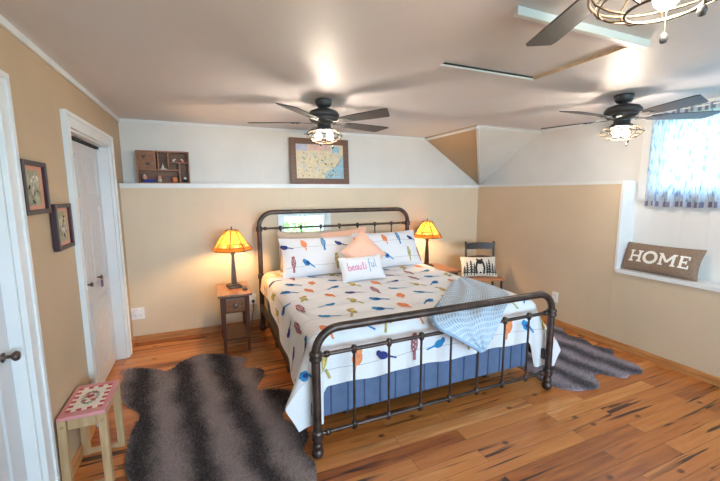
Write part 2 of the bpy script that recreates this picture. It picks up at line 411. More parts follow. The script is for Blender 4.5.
def copy_tree(o, parent=None):
    c = o.copy(); COL.objects.link(c)
    if parent: c.parent = parent
    for ch in list(o.children): copy_tree(ch, c)
    return c
def arc(c, r, a0, a1, n, plane='xz'):
    out = []
    for i in range(n+1):
        a = math.radians(a0+(a1-a0)*i/n); p = (math.cos(a)*r, math.sin(a)*r)
        out.append((c[0]+p[0], c[1], c[2]+p[1]) if plane == 'xz' else (c[0]+p[0], c[1]+p[1], c[2]))
    return out

# ================================================================== THE ROOM
T_ = .14
struct(MB().box((-.3, YF-.2, -.12), (W+D+.2, D+.2, 0), 'floor').build('floor'))
# ceiling with the recessed attic hatch
HX0, HX1, HY0, HY1 = 2.01, 2.735, -2.79, -2.22
b = MB()
for lo, hi in (((-.3, YF-.2), (HX0, D+.2)), ((HX1, YF-.2), (W+D+.2, D+.2)), ((HX0, YF-.2), (HX1, HY0)), ((HX0, HY1), (HX1, D+.2))):
    b.box((lo[0], lo[1], H), (hi[0], hi[1], H+.12), 'ceil')
struct(b.build('ceiling'))
h = thing('attic_hatch', 'white square attic hatch recessed in the ceiling, with a raised board along one edge', 'hatch', (2.37, -2.5, H))
T0 = Matrix.Translation((-2.37, 2.5, -H))
MB().box((HX0+.004, HY0, H+.016), (HX1-.004, HY1-.006, H+.04), 'ceil', T0).build('hatch_panel', h)
b = MB(); b.box((HX1-.004, HY0, H-.002), (HX1+.008, HY1, H+.04), 'tanwood', T0).box((HX0, HY1-.003, H-.0015), (HX1, HY1+.012, H+.006), 'trim', T0).box((HX0, HY1-.002, H+.006), (HX1, HY1+.012, H+.04), 'gap', T0)  # dark strip above the far trim: shade of the gap put in as colour
b.build('hatch_jamb', h)
MB().box((1.895, -2.892, H-.034), (2.745, -2.868, H-.0005), 'trim', T0, .004).build('hatch_board', h)

# closet and door openings in the left wall
C0, C1, CZ = -1.335, -.345, 1.875
D0, D1, DZ = -2.97, -2.155, 1.875
b = MB()
for y0, y1, z0, z1 in ((C1, D+.2, 0, H), (C0, C1, CZ, H), (D1, C0, 0, H), (D0, D1, DZ, H), (YF-.2, D0, 0, H)):
    b.box((-T_, y0, z0), (0, y1, z1), 'tan_left')
b.box((-.29, D0-.1, 0), (-T_-.002, D1+.1, H), 'tan_left').box((-.29, C0-.1, 0), (-T_-.002, C1+.1, H), 'tan_left')  # blocks behind both doorways, added to keep outside light from leaking in
struct(b.build('wall_left'))
# back wall: white upper panelling, tan knee wall with a small window in front of it
BX0, BX1, BZ0, BZ1 = 1.50, 2.035, .80, 1.25
b = MB()
for x0, x1, z0, z1 in ((-.3, BX0, 0, H), (BX1, W+D+.2, 0, H), (BX0, BX1, 0, BZ0), (BX0, BX1, BZ1, H)):
    b.box((x0, D, z0), (x1, D+T_, z1), 'whitex')
struct(b.build('wall_back'))
b = MB()
for x0, x1, z0, z1 in ((0, BX0, 0, Z1), (BX1, W+D, 0, Z1), (BX0, BX1, 0, BZ0), (BX0, BX1, BZ1, Z1)):
    b.box((x0, 0, z0), (x1, D, z1), 'tanx')
struct(b.build('wall_back'))
# right wall: upper panelling with the window, tan knee wall, window seat
NY = -1.905
RY0, RY1, RZ0, RZ1 = -3.45, -2.035, 1.47, 2.14
b = MB()
for y0, y1, z0, z1 in ((RY1, D, 0, H), (YF-.2, RY0, 0, H), (RY0, RY1, 0, RZ0), (RY0, RY1, RZ1, H)):
    b.box((W+D, y0, z0), (W+D+T_, y1, z1), 'whitey')
struct(b.build('wall_right'))
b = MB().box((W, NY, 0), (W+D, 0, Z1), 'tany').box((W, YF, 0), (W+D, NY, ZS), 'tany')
struct(b.build('wall_right'))
# wall behind the photographer; wide window added to let in fill daylight
b = MB()
for x0, x1, z0, z1 in ((-.3, .6, 0, H), (3.8, W+D+.2, 0, H), (.6, 3.8, 0, .6), (.6, 3.8, 2.1, H)):
    b.box((x0, YF-T_, z0), (x1, YF, z1), 'whitex')
struct(b.build('wall_front'))
# boxed-in roof hip in the far right corner
A_, B_, C_, P_, K_ = V((3.475, D, H)), V((3.475, -.835, H)), V((W+D, -.835, H)), V((W+D-.01, D-.01, Z1+.01)), V((W+D, D, H))
b = MB(); b.add([A_, B_, P_], [(0, 2, 1)], 'tan'); b.add([B_, C_, P_], [(0, 2, 1)], 'whitex'); b.add([A_, B_, C_, K_], [(0, 1, 2, 3)], 'whitex'); b.add([A_, P_, K_], [(0, 1, 2)], 'whitex'); b.add([C_, K_, P_], [(0, 1, 2)], 'whitex')
struct(b.build('wall_corner'))
def strip(name, p, q, wd, th, m, nrm):
    """flat board from p to q, wd wide, th thick, facing nrm"""
    p, q, n = V(p), V(q), V(nrm).normalized(); t = (q-p).normalized(); s = t.cross(n).normalized()
    vs = [p+s*a*wd/2+n*c*th for a in (-1, 1) for c in (0, 1)]+[q+s*a*wd/2+n*c*th for a in (-1, 1) for c in (0, 1)]
    o = MB().add(vs, [(0, 1, 3, 2), (4, 6, 7, 5), (0, 4, 5, 1), (2, 3, 7, 6), (0, 2, 6, 4), (1, 5, 7, 3)], m).build(name)
    return struct(fix(o))
nT = (B_-A_).cross(P_-A_).normalized(); nT = nT if nT.x < 0 else -nT
nW = (C_-B_).cross(P_-B_).normalized(); nW = nW if nW.y < 0 else -nW
strip('trim_1', A_+V((.02, -.02, -.02)), B_+V((.02, 0, -.02)), .035, .01, 'trim', nT)
strip('trim_2', B_+V((0, .02, -.02)), C_+V((0, .02, -.02)), .03, .01, 'trim', nW)
strip('trim_3', B_+V((.015, .0, -.03)), P_, .03, .012, 'trim', nT)
# ledge caps, crown strips, seat caps
struct(MB().box((0, -.012, Z1), (W+D, D, Z1+.014), 'trim').build('trim_4'))
struct(MB().box((0, -.010, Z1-.03), (W, 0, Z1), 'trim').build('trim_5'))
struct(MB().box((W-.012, NY-.012, Z1), (W+D, -.012, Z1+.014), 'trim').build('trim_6'))
struct(MB().box((W-.010, NY, Z1-.016), (W, -.012, Z1), 'trim').build('trim_7'))
struct(MB().box((W-.006, NY-.02, ZS), (W+D, NY, Z1), 'trim').build('trim_8'))
struct(MB().box((W-.018, YF, ZS-.02), (W+D, NY-.02, ZS+.012), 'trim').build('trim_9'))
struct(MB().box((0, YF, H-.035), (.014, D, H), 'trim', bev=.004).build('trim_10'))
struct(MB().box((.014, D-.012, H-.026), (3.475, D, H), 'trim').build('trim_11'))
struct(MB().box((W+D-.012, YF, H-.026), (W+D, -.835, H), 'trim').build('trim_12'))
# baseboards
struct(MB().box((0, -.016, 0), (W, 0, .072), 'baseb', bev=.004).build('baseboard_back'))
struct(MB().box((W-.016, YF, 0), (W, -.016, .072), 'basebl', bev=.004).build('baseboard_right'))
b = MB()
for y0, y1 in ((-.215, -.016), (-2.065, -1.425), (YF, -3.06)): b.box((0, y0, 0), (.016, y1, .072), 'basebl', bev=.004)
struct(b.build('baseboard_left'))
# casings
def casing(name, y0, y1, zt, wd, th=.022):
    b = MB(); b.box((0, y0-wd, 0), (th, y0, zt+wd), 'trim', bev=.004).box((0, y1, 0), (th, y1+wd, zt+wd), 'trim', bev=.004).box((0, y0, zt), (th, y1, zt+wd), 'trim', bev=.004)
    b.box((th, y0-wd, 0), (th+.008, y0-wd*.72, zt+wd), 'trim').box((th, y1+wd*.72, 0), (th+.008, y1+wd, zt+wd), 'trim').box((th, y0-wd*.72, zt+wd*.72), (th+.008, y1+wd*.72, zt+wd), 'trim')
    b.box((-T_, y0, 0), (0, y0+.012, zt), 'trim').box((-T_, y1-.012, 0), (0, y1, zt), 'trim').box((-T_, y0, zt-.012), (0, y1, zt), 'trim')
    return struct(b.build(name))
casing('trim_13', C0, C1, CZ, .085)
casing('trim_14', D0, D1, DZ, .085)
def leaf(b, x, y0, y1, z0, z1, panels, th=.034, m='door'):
    """panelled door leaf facing +x at plane x; panels = list of (y0,y1,z0,z1) in fractions"""
    b.box((x-th, y0, z0), (x-.010, y1, z1), m)
    ys = sorted(set([0, 1]+[p for q in panels for p in q[:2]])); zs = sorted(set([0, 1]+[p for q in panels for p in q[2:]]))
    for i in range(len(ys)-1):
        for j in range(len(zs)-1):
            cy, cz = (ys[i]+ys[i+1])/2, (zs[j]+zs[j+1])/2
            inside = any(q[0] < cy < q[1] and q[2] < cz < q[3] for q in panels)
            Y0, Y1, Z0, ZZ1 = y0+(y1-y0)*ys[i], y0+(y1-y0)*ys[i+1], z0+(z1-z0)*zs[j], z0+(z1-z0)*zs[j+1]
            if not inside: b.box((x-.010, Y0, Z0), (x, Y1, ZZ1), m)
    for q in panels:
        Y0, Y1, Z0, ZZ1 = y0+(y1-y0)*q[0], y0+(y1-y0)*q[1], z0+(z1-z0)*q[2], z0+(z1-z0)*q[3]
        i = .028
        if Y1-Y0 > .08: b.box((x-.011, Y0+i, Z0+i), (x-.003, Y1-i, ZZ1-i), m, bev=.003)
pn = [(.17, .83, .06, .37), (.17, .83, .43, .745), (.17, .83, .79, .955)]
cm = (C0+C1)/2
for k, (y0, y1, ky) in enumerate(((C0+.014, cm-.002, cm-.13), (cm+.002, C1-.014, cm+.13))):
    b = MB(); leaf(b, -.075, y0, y1, .015, CZ-.035, pn)
    o = struct(b.build('door_1'))
    if k == 0: o.name = 'door_1'
    else: o.name = 'door_2'
    kb = MB(); kb.lathe([(.006, 0), (.006, .016), (.012, .02), (.016, .027), (.014, .034), (.0001, .037)], 'bronze', (-.075, ky, .835), 16, Matrix.Rotation(PI/2, 4, 'Y')); kb.build('door_knob', o)
t = MB(); t.tube([(-.05, cm+.13, .868), (-.038, cm+.135, .83), (-.043, cm+.14, .81)], .0022, 'olive', 6); t.box((-.052, cm+.12, .757), (-.046, cm+.165, .812), 'purple', None, .001)
tag(t.build('door_tag'), 'small purple tag on a cord hanging from the right closet door knob', 'tag')
struct(MB().box((-.10, C0+.012, CZ-.03), (-.06, C1-.012, CZ-.012), 'gap').build('closet_gap_shade'))  # dark strip colours in the shade of the gap above the closet doors
b = MB(); leaf(b, -.045, D0+.014, D1-.014, .012, DZ-.014, [(.13, .46, .08, .40), (.54, .87, .08, .40), (.13, .46, .47, .80), (.54, .87, .47, .80), (.13, .46, .85, .95), (.54, .87, .85, .95)], .036)
dd = struct(b.build('door_3'))
MB().lathe([(.018, 0), (.02, .004), (.007, .008), (.007, .028), (.015, .033), (.021, .043), (.016, .053), (.0001, .055)], 'bronze', (-.045, D1-.075, .835), 18, Matrix.Rotation(PI/2, 4, 'Y')).build('door_knob', dd)

# windows
def frame_rect(b, ax, u0, u1, z0, z1, wd, d0, d1, m):
    """rectangular frame; ax 'x' lies in xz, ax 'y' lies in yz; d0..d1 along the normal"""
    def bx(a0, a1, c0, c1):
        if ax == 'x': b.box((a0, d0, c0), (a1, d1, c1), m)
        else: b.box((d0, a0, c0), (d1, a1, c1), m)
    bx(u0, u0+wd, z0, z1); bx(u1-wd, u1, z0, z1); bx(u0+wd, u1-wd, z0, z0+wd); bx(u0+wd, u1-wd, z1-wd, z1)
b = MB(); frame_rect(b, 'x', BX0-.04, BX1+.04, BZ0-.04, BZ1+.04, .045, -.014, .0, 'trim'); frame_rect(b, 'x', BX0, BX1, BZ0, BZ1, .012, 0, D+T_, 'trim')
frame_rect(b, 'x', BX0+.012, BX1-.012, BZ0+.012, BZ1-.012, .028, .03, .06, 'trim')
wn1 = struct(b.build('window_1'))
MB().box((BX0+.03, .043, BZ0+.03), (BX1-.03, .047, BZ1-.03), 'glass').build('window_pane', wn1)
X = W+D
b = MB(); frame_rect(b, 'y', RY0-.07, RY1+.09, RZ0-.075, RZ1+.05, .085, X-.02, X, 'trim'); frame_rect(b, 'y', RY0, RY1, RZ0, RZ1, .014, X, X+T_, 'trim')
ym = (RY0+RY1)/2
for y0, y1 in ((RY0+.014, ym), (ym, RY1-.014)): frame_rect(b, 'y', y0, y1, RZ0+.014, RZ1-.014, .04, X+.05, X+.09, 'trim')
wn2 = struct(b.build('window_2'))
MB().box((X+.068, RY0+.03, RZ0+.03), (X+.072, RY1-.03, RZ1-.03), 'glass').build('window_pane', wn2)
b = MB(); frame_rect(b, 'x', .6, 3.8, .6, 2.1, .06, YF-.10, YF-.04, 'trim'); b.box((2.17, YF-.10, .66), (2.23, YF-.04, 2.04), 'trim')
wn3 = struct(b.build('fill_window'))  # added out-of-view window, lets in sky light as fill
MB().box((.64, YF-.072, .64), (3.76, YF-.068, 2.06), 'glass').build('window_pane', wn3)

# curtain with checked hems on a white rod
def curtain_pt(u, v, y0=-3.62, y1=-2.03, z0=1.345, z1=2.165):
    y = y1+(y0-y1)*u; a = 2*PI*u*15
    return V((X-.052+.020*math.sin(a)*(.55+.45*(1-v))+.007*math.sin(a*2.3+1), y+.007*math.cos(a), z0+(z1-z0)*v+.004*math.sin(a*.5)))
M_['sheer'] = None
def sheer_mat():
    m = translucent('sheer_white_curtain', (.66, .73, .82), (.31, .38, .46), .5, .02, .05, 6)
    nt = m.node_tree; L = nt.links.new
    tc = [n for n in nt.nodes if n.type == 'TEX_COORD'][0]; no = [n for n in nt.nodes if n.type == 'TEX_NOISE'][0]
    mp = N(nt, 'ShaderNodeMapping'); mp.inputs['Scale'].default_value = (1, 9, 1.6); L(tc.outputs['Object'], mp.inputs[0]); L(mp.outputs[0], no.inputs['Vector'])
    no.inputs['Scale'].default_value = 9
    for n in nt.nodes:
        if n.type == 'VALTORGB':
            c = list(n.color_ramp.elements[1].color); n.color_ramp.elements[0].color = (c[0]*.42, c[1]*.55, c[2]*.68, 1); n.color_ramp.elements[0].position = .36; n.color_ramp.elements[1].position = .5
    return m
M_['sheer'] = sheer_mat()
def check_mat():
    m = translucent('checked_hem', (.4, .42, .5), (.4, .42, .5), .35, 0, .05, 6)
    nt = m.node_tree; L = nt.links.new
    tc = [n for n in nt.nodes if n.type == 'TEX_COORD'][0]; ck = N(nt, 'ShaderNodeTexWave', wave_type='BANDS', bands_direction='Y'); ck.inputs['Scale'].default_value = 7
    L(tc.outputs['Object'], ck.inputs[0])
    cr = N(nt, 'ShaderNodeValToRGB'); cr.color_ramp.elements[0].position = .3; cr.color_ramp.elements[1].position = .6
    cr.color_ramp.elements[0].color = (.20, .20, .30, 1); cr.color_ramp.elements[1].color = (.50, .52, .62, 1); L(ck.outputs[0], cr.inputs[0])
    for n in nt.nodes:
        if n.type in ('BSDF_DIFFUSE', 'BSDF_TRANSLUCENT'): L(cr.outputs[0], n.inputs[0])
    return m
M_['check'] = check_mat()
cu = thing('cafe_curtain', 'sheer white streaky curtain with grey checked hem over the window above the window seat', 'curtain', (X-.05, -2.8, 1.345))
Tc = V((-(X-.05), 2.8, -1.345))
MB().grid(lambda u, v: curtain_pt(u, .055+.885*v)+Tc, 300, 12, 'sheer').build('curtain_panel', cu)
MB().grid(lambda u, v: curtain_pt(u, .055*v)+Tc+V((-.001, 0, 0)), 300, 3, 'check').build('curtain_hem', cu)
MB().grid(lambda u, v: curtain_pt(u, .94+.06*v)+Tc+V((-.001, 0, 0)), 300, 3, 'check').build('curtain_header', cu)
rd = MB().tube([(X-.05, -1.98, 2.15), (X-.05, -3.68, 2.15)], .006, 'trim', 10)
rd.ball((X-.05, -1.975, 2.15), .011, 'trim').box((X-.05, -1.995, 2.143), (X-.02, -1.988, 2.157), 'trim').box((X-.05, -3.662, 2.143), (X, -3.655, 2.157), 'trim')
tag(rd.build('curtain_rod'), 'thin white rod carrying the sheer window curtain', 'rod')

# trees outside, seen through the little window behind the bed
def leaf_cloud(name, c, r, n, label, seed):
    rnd = random.Random(seed); b = MB(); c = V(c)
    for i in range(n):
        d = V((rnd.gauss(0, 1), rnd.gauss(0, 1), rnd.gauss(0, 1))).normalized()
        p = V((d.x*r[0], d.y*r[1], d.z*r[2]))*(rnd.random()**.4)
        a = V((rnd.uniform(-1, 1), rnd.uniform(-1, 1), rnd.uniform(-1, 1))).normalized(); q = a.orthogonal().normalized(); s = rnd.uniform(.05, .11)
        b.add([p-a*s, p+q*s*.5, p+a*s, p-q*s*.5], [(0, 1, 2, 3)], 'foliage')
    for k in range(5):
        b.tube([(0, 0, -c.z-.2), (rnd.uniform(-.1, .1), 0, -r[2]*.4), (rnd.uniform(-.6, .6)*r[0], rnd.uniform(-.5, .5)*r[1], rnd.uniform(0, .7)*r[2])], [.05, .035, .01], 'boxwood', 6)
    o = b.build(name, loc=c); tag(o, label, 'tree'); return o
leaf_cloud('leafy_tree', (2.0, 5.2, 1.2), (1.5, .8, 1.3), 2200, 'sunlit green foliage outside the small window behind the headboard', 3)

struct(MB().box((-9, -14, -.32), (13, 16, -.2), 'lawn').build('ground'))

# ================================================================== THE BED
BX, BL, BR, BH, BF = 2.133, 1.236, 3.03, -.15, -2.235     # centre, left and right posts, head, foot
bed = thing('iron_bed', 'wide bronze iron bed frame with arched head and foot rails', 'bed', (BX, -1.2, 0))
Tb = Matrix.Translation((-BX, 1.2, 0))
def bed_part(name, b):
    o = b.build(name, bed); o.data.transform(Tb); return o
def collar(b, x, y, z, r=.036):
    b.lathe([(r*.72, -.032), (r*.95, -.026), (r, -.016), (r*.86, -.006), (r, .006), (r*.95, .018), (r*.72, .026)], 'iron', (x, y, z), 18)
def bed_end(y, zc, zt, zl, spz, Rc, name, foot):
    pr = .025
    for x in (BL, BR):
        b = MB(); b.tube([(x, y, .06), (x, y, zc)], pr, 'iron', 18)
        collar(b, x, y, zc); collar(b, x, y, zl, .034)
        b.lathe([(.0001, 0), (.02, 0), (.032, .012), (.036, .03), (.032, .046), (.022, .056), (.03, .066), (.03, .078), (.025, .09)], 'iron', (x, y, 0), 18)
        bed_part('post', b)
    R = Rc; zr = zt-.024
    pts = [(BL, y, zc)]+arc((BL+R, y, zr-R), R, 180, 90, 8)+arc((BR-R, y, zr-R), R, 90, 0, 8)+[(BR, y, zc)]
    bed_part('top_rail', MB().tube(pts, .024, 'iron', 18))
    for z, r in ((zc, .012), (zl, .011)):
        b = MB().tube([(BL, y, z), (BR, y, z)], r, 'iron', 12)
        for x, s in ((BL, 1), (BR, -1)): b.lathe([(.0001, -.016), (.017, -.014), (.02, 0), (.017, .014), (.0001, .016)], 'iron', (x+s*.062, y, z), 14, Matrix.Rotation(PI/2, 4, 'Y'))
        bed_part('cross_rail', b)
    for k in range(7):
        x = BL+(BR-BL)*(k+1)/8
        b = MB().tube([(x, y, zl), (x, y, zc)], .0075, 'iron', 10)
        for z in (zl, zc): b.lathe([(.008, -.028), (.014, -.022), (.018, -.01), (.018, .01), (.014, .022), (.0001, .026)], 'iron', (x, y, z), 12)
        bed_part('spindle', b)
bed_end(BH, 1.105, 1.30, .60, .6, .15, 'head', False)
bed_end(BF, .602, .772, .138, .138, .135, 'foot', True)
for x in (BL, BR):
    bed_part('side_rail', MB().box((x-.018, BF+.02, .225), (x+.012, BH-.02, .30), 'iron', bev=.004))
b = MB()
for k in range(4): b.box((BL, BF+.3+k*.5, .12), (BR, BF+.36+k*.5, .138), 'iron')
for k in range(4):
    for x in (BL+.3, BR-.3): b.box((x-.015, BF+.315+k*.5, 0), (x+.015, BF+.345+k*.5, .12), 'iron')
bed_part('slats', b)

b = MB(); b.box((1.285, -2.10, .14), (2.98, -.20, .40), 'skirt', bev=.02)
for k in range(15): x = 1.36+k*.11; b.box((x, -2.1035, .145), (x+.008, -2.099, .39), 'skirtdark')
tag(b.build('box_spring'), 'slate blue covered box spring behind the foot rail of the bed', 'box spring')
tag(MB().box((1.285, -2.10, .40), (2.98, -.20, .652), 'mattress', bev=.055).build('mattress'), 'mattress under the white bird quilt', 'mattress')

ZQ, HW, RQ, YQ = .668, .825, .075, -2.055
def drape(U, Vv, lift=0, zq=ZQ, head=-.42, hw=HW, grow=0):
    """flat quilt coordinates (U across from the middle, V from head towards foot) -> point on the bed"""
    Lf = head-YQ
    du = max(0, abs(U)-hw); dv = max(0, Vv-Lf); e = (du**3+dv**3)**(1/3); sg = 1 if U >= 0 else -1
    x = BX+sg*min(abs(U), hw); y = head-min(Vv, Lf)
    z = zq+.004*math.sin(U*9+Vv*5)+.003*math.sin(U*23-Vv*17)
    ex = 1-min(1, max(0, (abs(U)-.5)/.3)); 
    if e > 0:
        q_ = math.hypot(du, dv); wx, wy = du/q_, dv/q_; cr = 2*wx*wy; r = RQ+grow
        a = min(e/r, PI/2); out = r*math.sin(a); dn = r*(1-math.cos(a)); rest = max(0, e-r*PI/2)
        foot = min(1, max(0, (Vv-.6)/1.1))
        fl = .10*wx*wx+.10*foot*wx*wx+.35*cr+.01
        rip = (.010*math.sin(Vv*13+1)*wx+.006*math.sin(U*11)*wy)*min(1, rest/.2)
        out += rest*math.sin(fl)+rip; dn += rest*math.cos(fl)
        x += sg*(out+lift)*wx*(1+.25*cr); y -= min((out+lift)*wy, .125+lift); z -= dn
        z += lift*math.cos(a)
    else: z += lift
    return V((x, y, max(z, .012)))
def left_drop(v): return .20+.22*min(1, v/1.6)-.07*min(1, max(0, (v-1.72)/.28))**2
def right_drop(v): return .30+.18*min(1, v/1.6)-.07*min(1, max(0, (v-1.72)/.28))**2
VQ = -.42-YQ+.36
def quilt_uv(u, v):
    Vv = v*VQ; U = -(HW+left_drop(Vv))+(2*HW+left_drop(Vv)+right_drop(Vv))*u
    k = min(1, max(0, (abs(U)-HW+.03)/.10)); return (U, v*(VQ+.20*k*k*(3-2*k)*v**6))
qb = MB().grid(lambda u, v: drape(*quilt_uv(u, v)), 150, 120, 'quilt')
# prints: birds sitting on wires
def ell(cx, cy, rx, ry, rot=0, n=14):
    c, s = math.cos(rot), math.sin(rot)
    return [(cx+math.cos(2*PI*i/n)*rx*c-math.sin(2*PI*i/n)*ry*s, cy+math.cos(2*PI*i/n)*rx*s+math.sin(2*PI*i/n)*ry*c) for i in range(n)]
def bird(kind, flip=1):
    F = lambda ps: [(x*flip, y) for x, y in ps]
    if kind == 'fat': return [F(ell(-.012, .028, .042, .028, -.35)), F(ell(-.042, .05, .021, .019)), F([(.012, .022), (.03, .026), (.092, -.018), (.084, -.028)]), F([(-.06, .054), (-.06, .046), (-.074, .047)])]
    if kind == 'long': return [F(ell(-.012, .020, .042, .023, -.15)), F(ell(-.046, .036, .019, .017)), F([(.014, .022), (.02, .008), (.098, -.012), (.098, -.002)])]
    if kind == 'round': return [F(ell(0, .032, .031, .04, .2)), F(ell(-.012, .068, .018, .017)), F([(.004, .004), (.018, .002), (.022, -.04), (.010, -.042)])]
    if kind == 'owl': return [F(ell(0, .042, .024, .052)), F(ell(0, .09, .018, .018)), F([(-.01, .0), (.01, .0), (.012, -.05), (-.008, -.05)])]
    return [F(ell(0, .035, .022, .045, -.35)), F(ell(-.016, .078, .016, .016)), F([(.008, .0), (.022, .006), (.045, -.045), (.03, -.05)])]
CYC = [('fat', 'blue'), ('slim', 'olive'), ('round', 'orange'), ('long', 'navy'), ('owl', 'rose'), ('long', 'blue'), ('slim', 'olive'), ('fat', 'blue'), ('round', 'orange')]
def put_bird(b, kind, m, cx, cy, fn, sc=1, flip=1, lift=.003):
    for k, pl in enumerate(bird(kind, flip)): b.patch([(cx+x*sc*(.74 if kind in ('fat', 'long') else .95), cy+y*sc) for x, y in pl], fn, m, lift+k*.0006)
    if kind in ('owl', 'slim'):
        if kind == 'slim': b.patch([(cx+x*sc, cy+y*sc) for x, y in ell(0, .036, .010, .024, -.2, 10)], fn, 'yellow', lift+.003)
        else:
            for q in range(6): b.patch([(cx+x*sc, cy+y*sc) for x, y in ell(-.007+.014*(q % 2), .012+.013*q, .0045, .0055, 0, 7)], fn, 'linen', lift+.003, 1)
    if kind == 'fat': b.patch([(cx+x*sc, cy+y*sc) for x, y in ell(-.002*flip, .027, .02, .011, -.5*flip, 10)], fn, 'navy', lift+.003)
rows = 10
for k in range(rows):
    vy = .10+k*.224
    if vy > VQ-.03: break
    lo, hi = quilt_uv(0, vy/VQ)[0], quilt_uv(1, vy/VQ)[0]
    wfn = lambda x, y, l: drape(x, -y, l)
    n = 50; qb.stroke([(lo+.02+(hi-lo-.04)*i/n, -vy-.006*math.sin(3*PI*i/n)) for i in range(n+1)], .0026, wfn, 'wire', .0022, 3)
    x = lo+.06+(k*.137) % .19; i = k*2+(k % 3)
    while x < hi-.06:
        kd, mm = CYC[i % 9]
        put_bird(qb, kd, mm, x, -vy, wfn, 1.18, 1 if (i*5+k) % 3 else -1); x += .20+.02*math.sin(i*3+k); i += 1
fix_q = qb.build('bird_quilt')
tag(fix_q, 'white quilt printed with rows of colourful birds on wires, hanging over the bed', 'quilt')
def sheet_pt(u, v):
    vv = .34*v; d = .235
    return drape(-(HW+d)+(2*HW+2*d)*u, vv, 0, ZQ-.004, -.26, HW-.004, .012)
tag(MB().grid(sheet_pt, 90, 14, 'sheet').build('peach_sheet'), 'peach sheet showing at the head of the bed beside the left nightstand', 'sheet')

# throw
def poly_at(P, t):
    L = [0]
    for a, c in zip(P, P[1:]): L.append(L[-1]+(V(c)-V(a)).length)
    d = t*L[-1]
    for i in range(len(P)-1):
        if d <= L[i+1] or i == len(P)-2:
            f = (d-L[i])/(L[i+1]-L[i]); return V(P[i]).lerp(V(P[i+1]), min(1, f))
def smooth_poly(P, it=3):
    for _ in range(it):
        Q = [P[0]]
        for a, c in zip(P, P[1:]): a, c = V(a), V(c); Q += [a.lerp(c, .25), a.lerp(c, .75)]
        P = Q+[P[-1]]
    return P
TL = smooth_poly([(2.76, -1.42, .685), (2.45, -1.75, .687), (2.16, -2.0, .69), (2.03, -2.13, .69), (1.995, -2.215, .665), (2.02, -2.262, .628), (2.12, -2.268, .575), (2.335, -2.272, .44)])
TR = smooth_poly([(2.97, -1.38, .68), (2.99, -1.6, .675), (2.96, -1.85, .68), (2.82, -2.05, .69), (2.66, -2.17, .675), (2.57, -2.225, .648), (2.52, -2.262, .615), (2.385, -2.272, .43)])
def throw_pt(u, v):
    p = poly_at(TL, v).lerp(poly_at(TR, v), u); s = math.sin(u*PI)
    return p+V((0, 0, .010*math.sin(u*17+v*4)*s+.006*s))+V((0, -.008*math.sin(u*22)*s, 0))*(1 if v > .6 else 0)
tb = MB().grid(throw_pt, 112, 150, 'throw', True, lambda u, v: 'throwdark' if (int(u*56) % 2 == 0 and int(v*75) % 3 != 0) else 'throw')
th = tb.build('throw_blanket'); md = th.modifiers.new('thickness', 'SOLIDIFY'); md.thickness = .008; md.offset = 1
tag(th, 'pale blue waffle throw draped over the foot of the bed', 'throw')
hm = MB()
hm.tube([throw_pt(.02, .50+.5*i/30)+V((0, -.012, .004)) for i in range(31)], .011, 'throwdark', 8); hm.build('hem', th)

# ------------------------------------------------------------------ pillows
def pil_fn(w, h, t):
    def fn(x, y, lift=0, side=1):
        u = max(-1, min(1, 2*x/w)); v = max(-1, min(1, 2*y/h))
        z = t*((1-abs(u)**2.6)*(1-abs(v)**2.6))**.55
        px = x*(1-.055*(1-v*v)*abs(u)**2); py = y*(1-.07*(1-u*u)*abs(v)**2)
        return V((px, py, side*(z+.004)+lift+.004*math.sin(x*19+y*8)*(1-u*u)*(1-v*v)))
    return fn
def pillow(name, w, h, t, m, loc, tilt, rz, roll, label, deco=None, mback=None, n=34, group=None):
    """bottom edge middle at loc; leans back by tilt, turned by rz about z, rolled in its own plane"""
    fn = pil_fn(w, h, t); b = MB()
    g = lambda s: (lambda u, v: fn((u-.5)*w*s, (v-.5)*h, 0, s))
    b.grid(g(1), n, n, m); b.grid(g(-1), n, n, mback or m)
    ed = []
    for i in range(n): ed.append((-w/2+w*i/n, -h/2))
    for i in range(n): ed.append((w/2, -h/2+h*i/n))
    for i in range(n): ed.append((w/2-w*i/n, h/2))
    for i in range(n): ed.append((-w/2, h/2-h*i/n))
    b.tube([fn(x, y, -.004) for x, y in ed], .005, m, 6, True)
    if deco: deco(b, fn)
    o = b.build(name)
    R = Matrix.Rotation(rz, 4, 'Z') @ Matrix(((1, 0, 0, 0), (0, math.sin(tilt), -math.cos(tilt), 0), (0, math.cos(tilt), math.sin(tilt), 0), (0, 0, 0, 1))) @ Matrix.Rotation(roll, 4, 'Z')
    o.matrix_world = Matrix.Translation(V(loc)) @ R @ Matrix.Translation((0, 0, 0))
    up_ = (Matrix.Rotation(rz, 4, 'Z') @ V((0, math.sin(tilt), math.cos(tilt), 0)).to_3d().to_4d()).to_3d() if False else V((-math.sin(rz)*math.sin(tilt), math.cos(rz)*math.sin(tilt), math.cos(tilt)))
    ext = (abs(math.cos(roll))*h+abs(math.sin(roll))*w)/2
    o.matrix_world = Matrix.Translation(V(loc)+up_*ext) @ R
    return tag(o, label, 'pillow', group)
pillow('pillow', .70, .425, .07, 'taupe', (1.75, -.40, .68), R_(22), 0, 0, 'plain taupe pillow at the back against the headboard, left of the peach one')
pillow('pillow', .60, .37, .06, 'peach', (2.12, -.41, .69), R_(18), 0, R_(5), 'peach satin pillow lying behind the two bird shams at the headboard')
def sham_deco(top, bot):
    def d(b, fn):
        for yy, lst in ((.075, top), (-.125, bot)):
            b.stroke([(-.42*SW/.88+.84*SW/.88*i/30, yy) for i in range(31)], .003, fn, 'wire', .002, 2)
            for x, k, m, f in lst: put_bird(b, k, m, x, yy, fn, 1.05, f, .002)
    return d
SW = .88
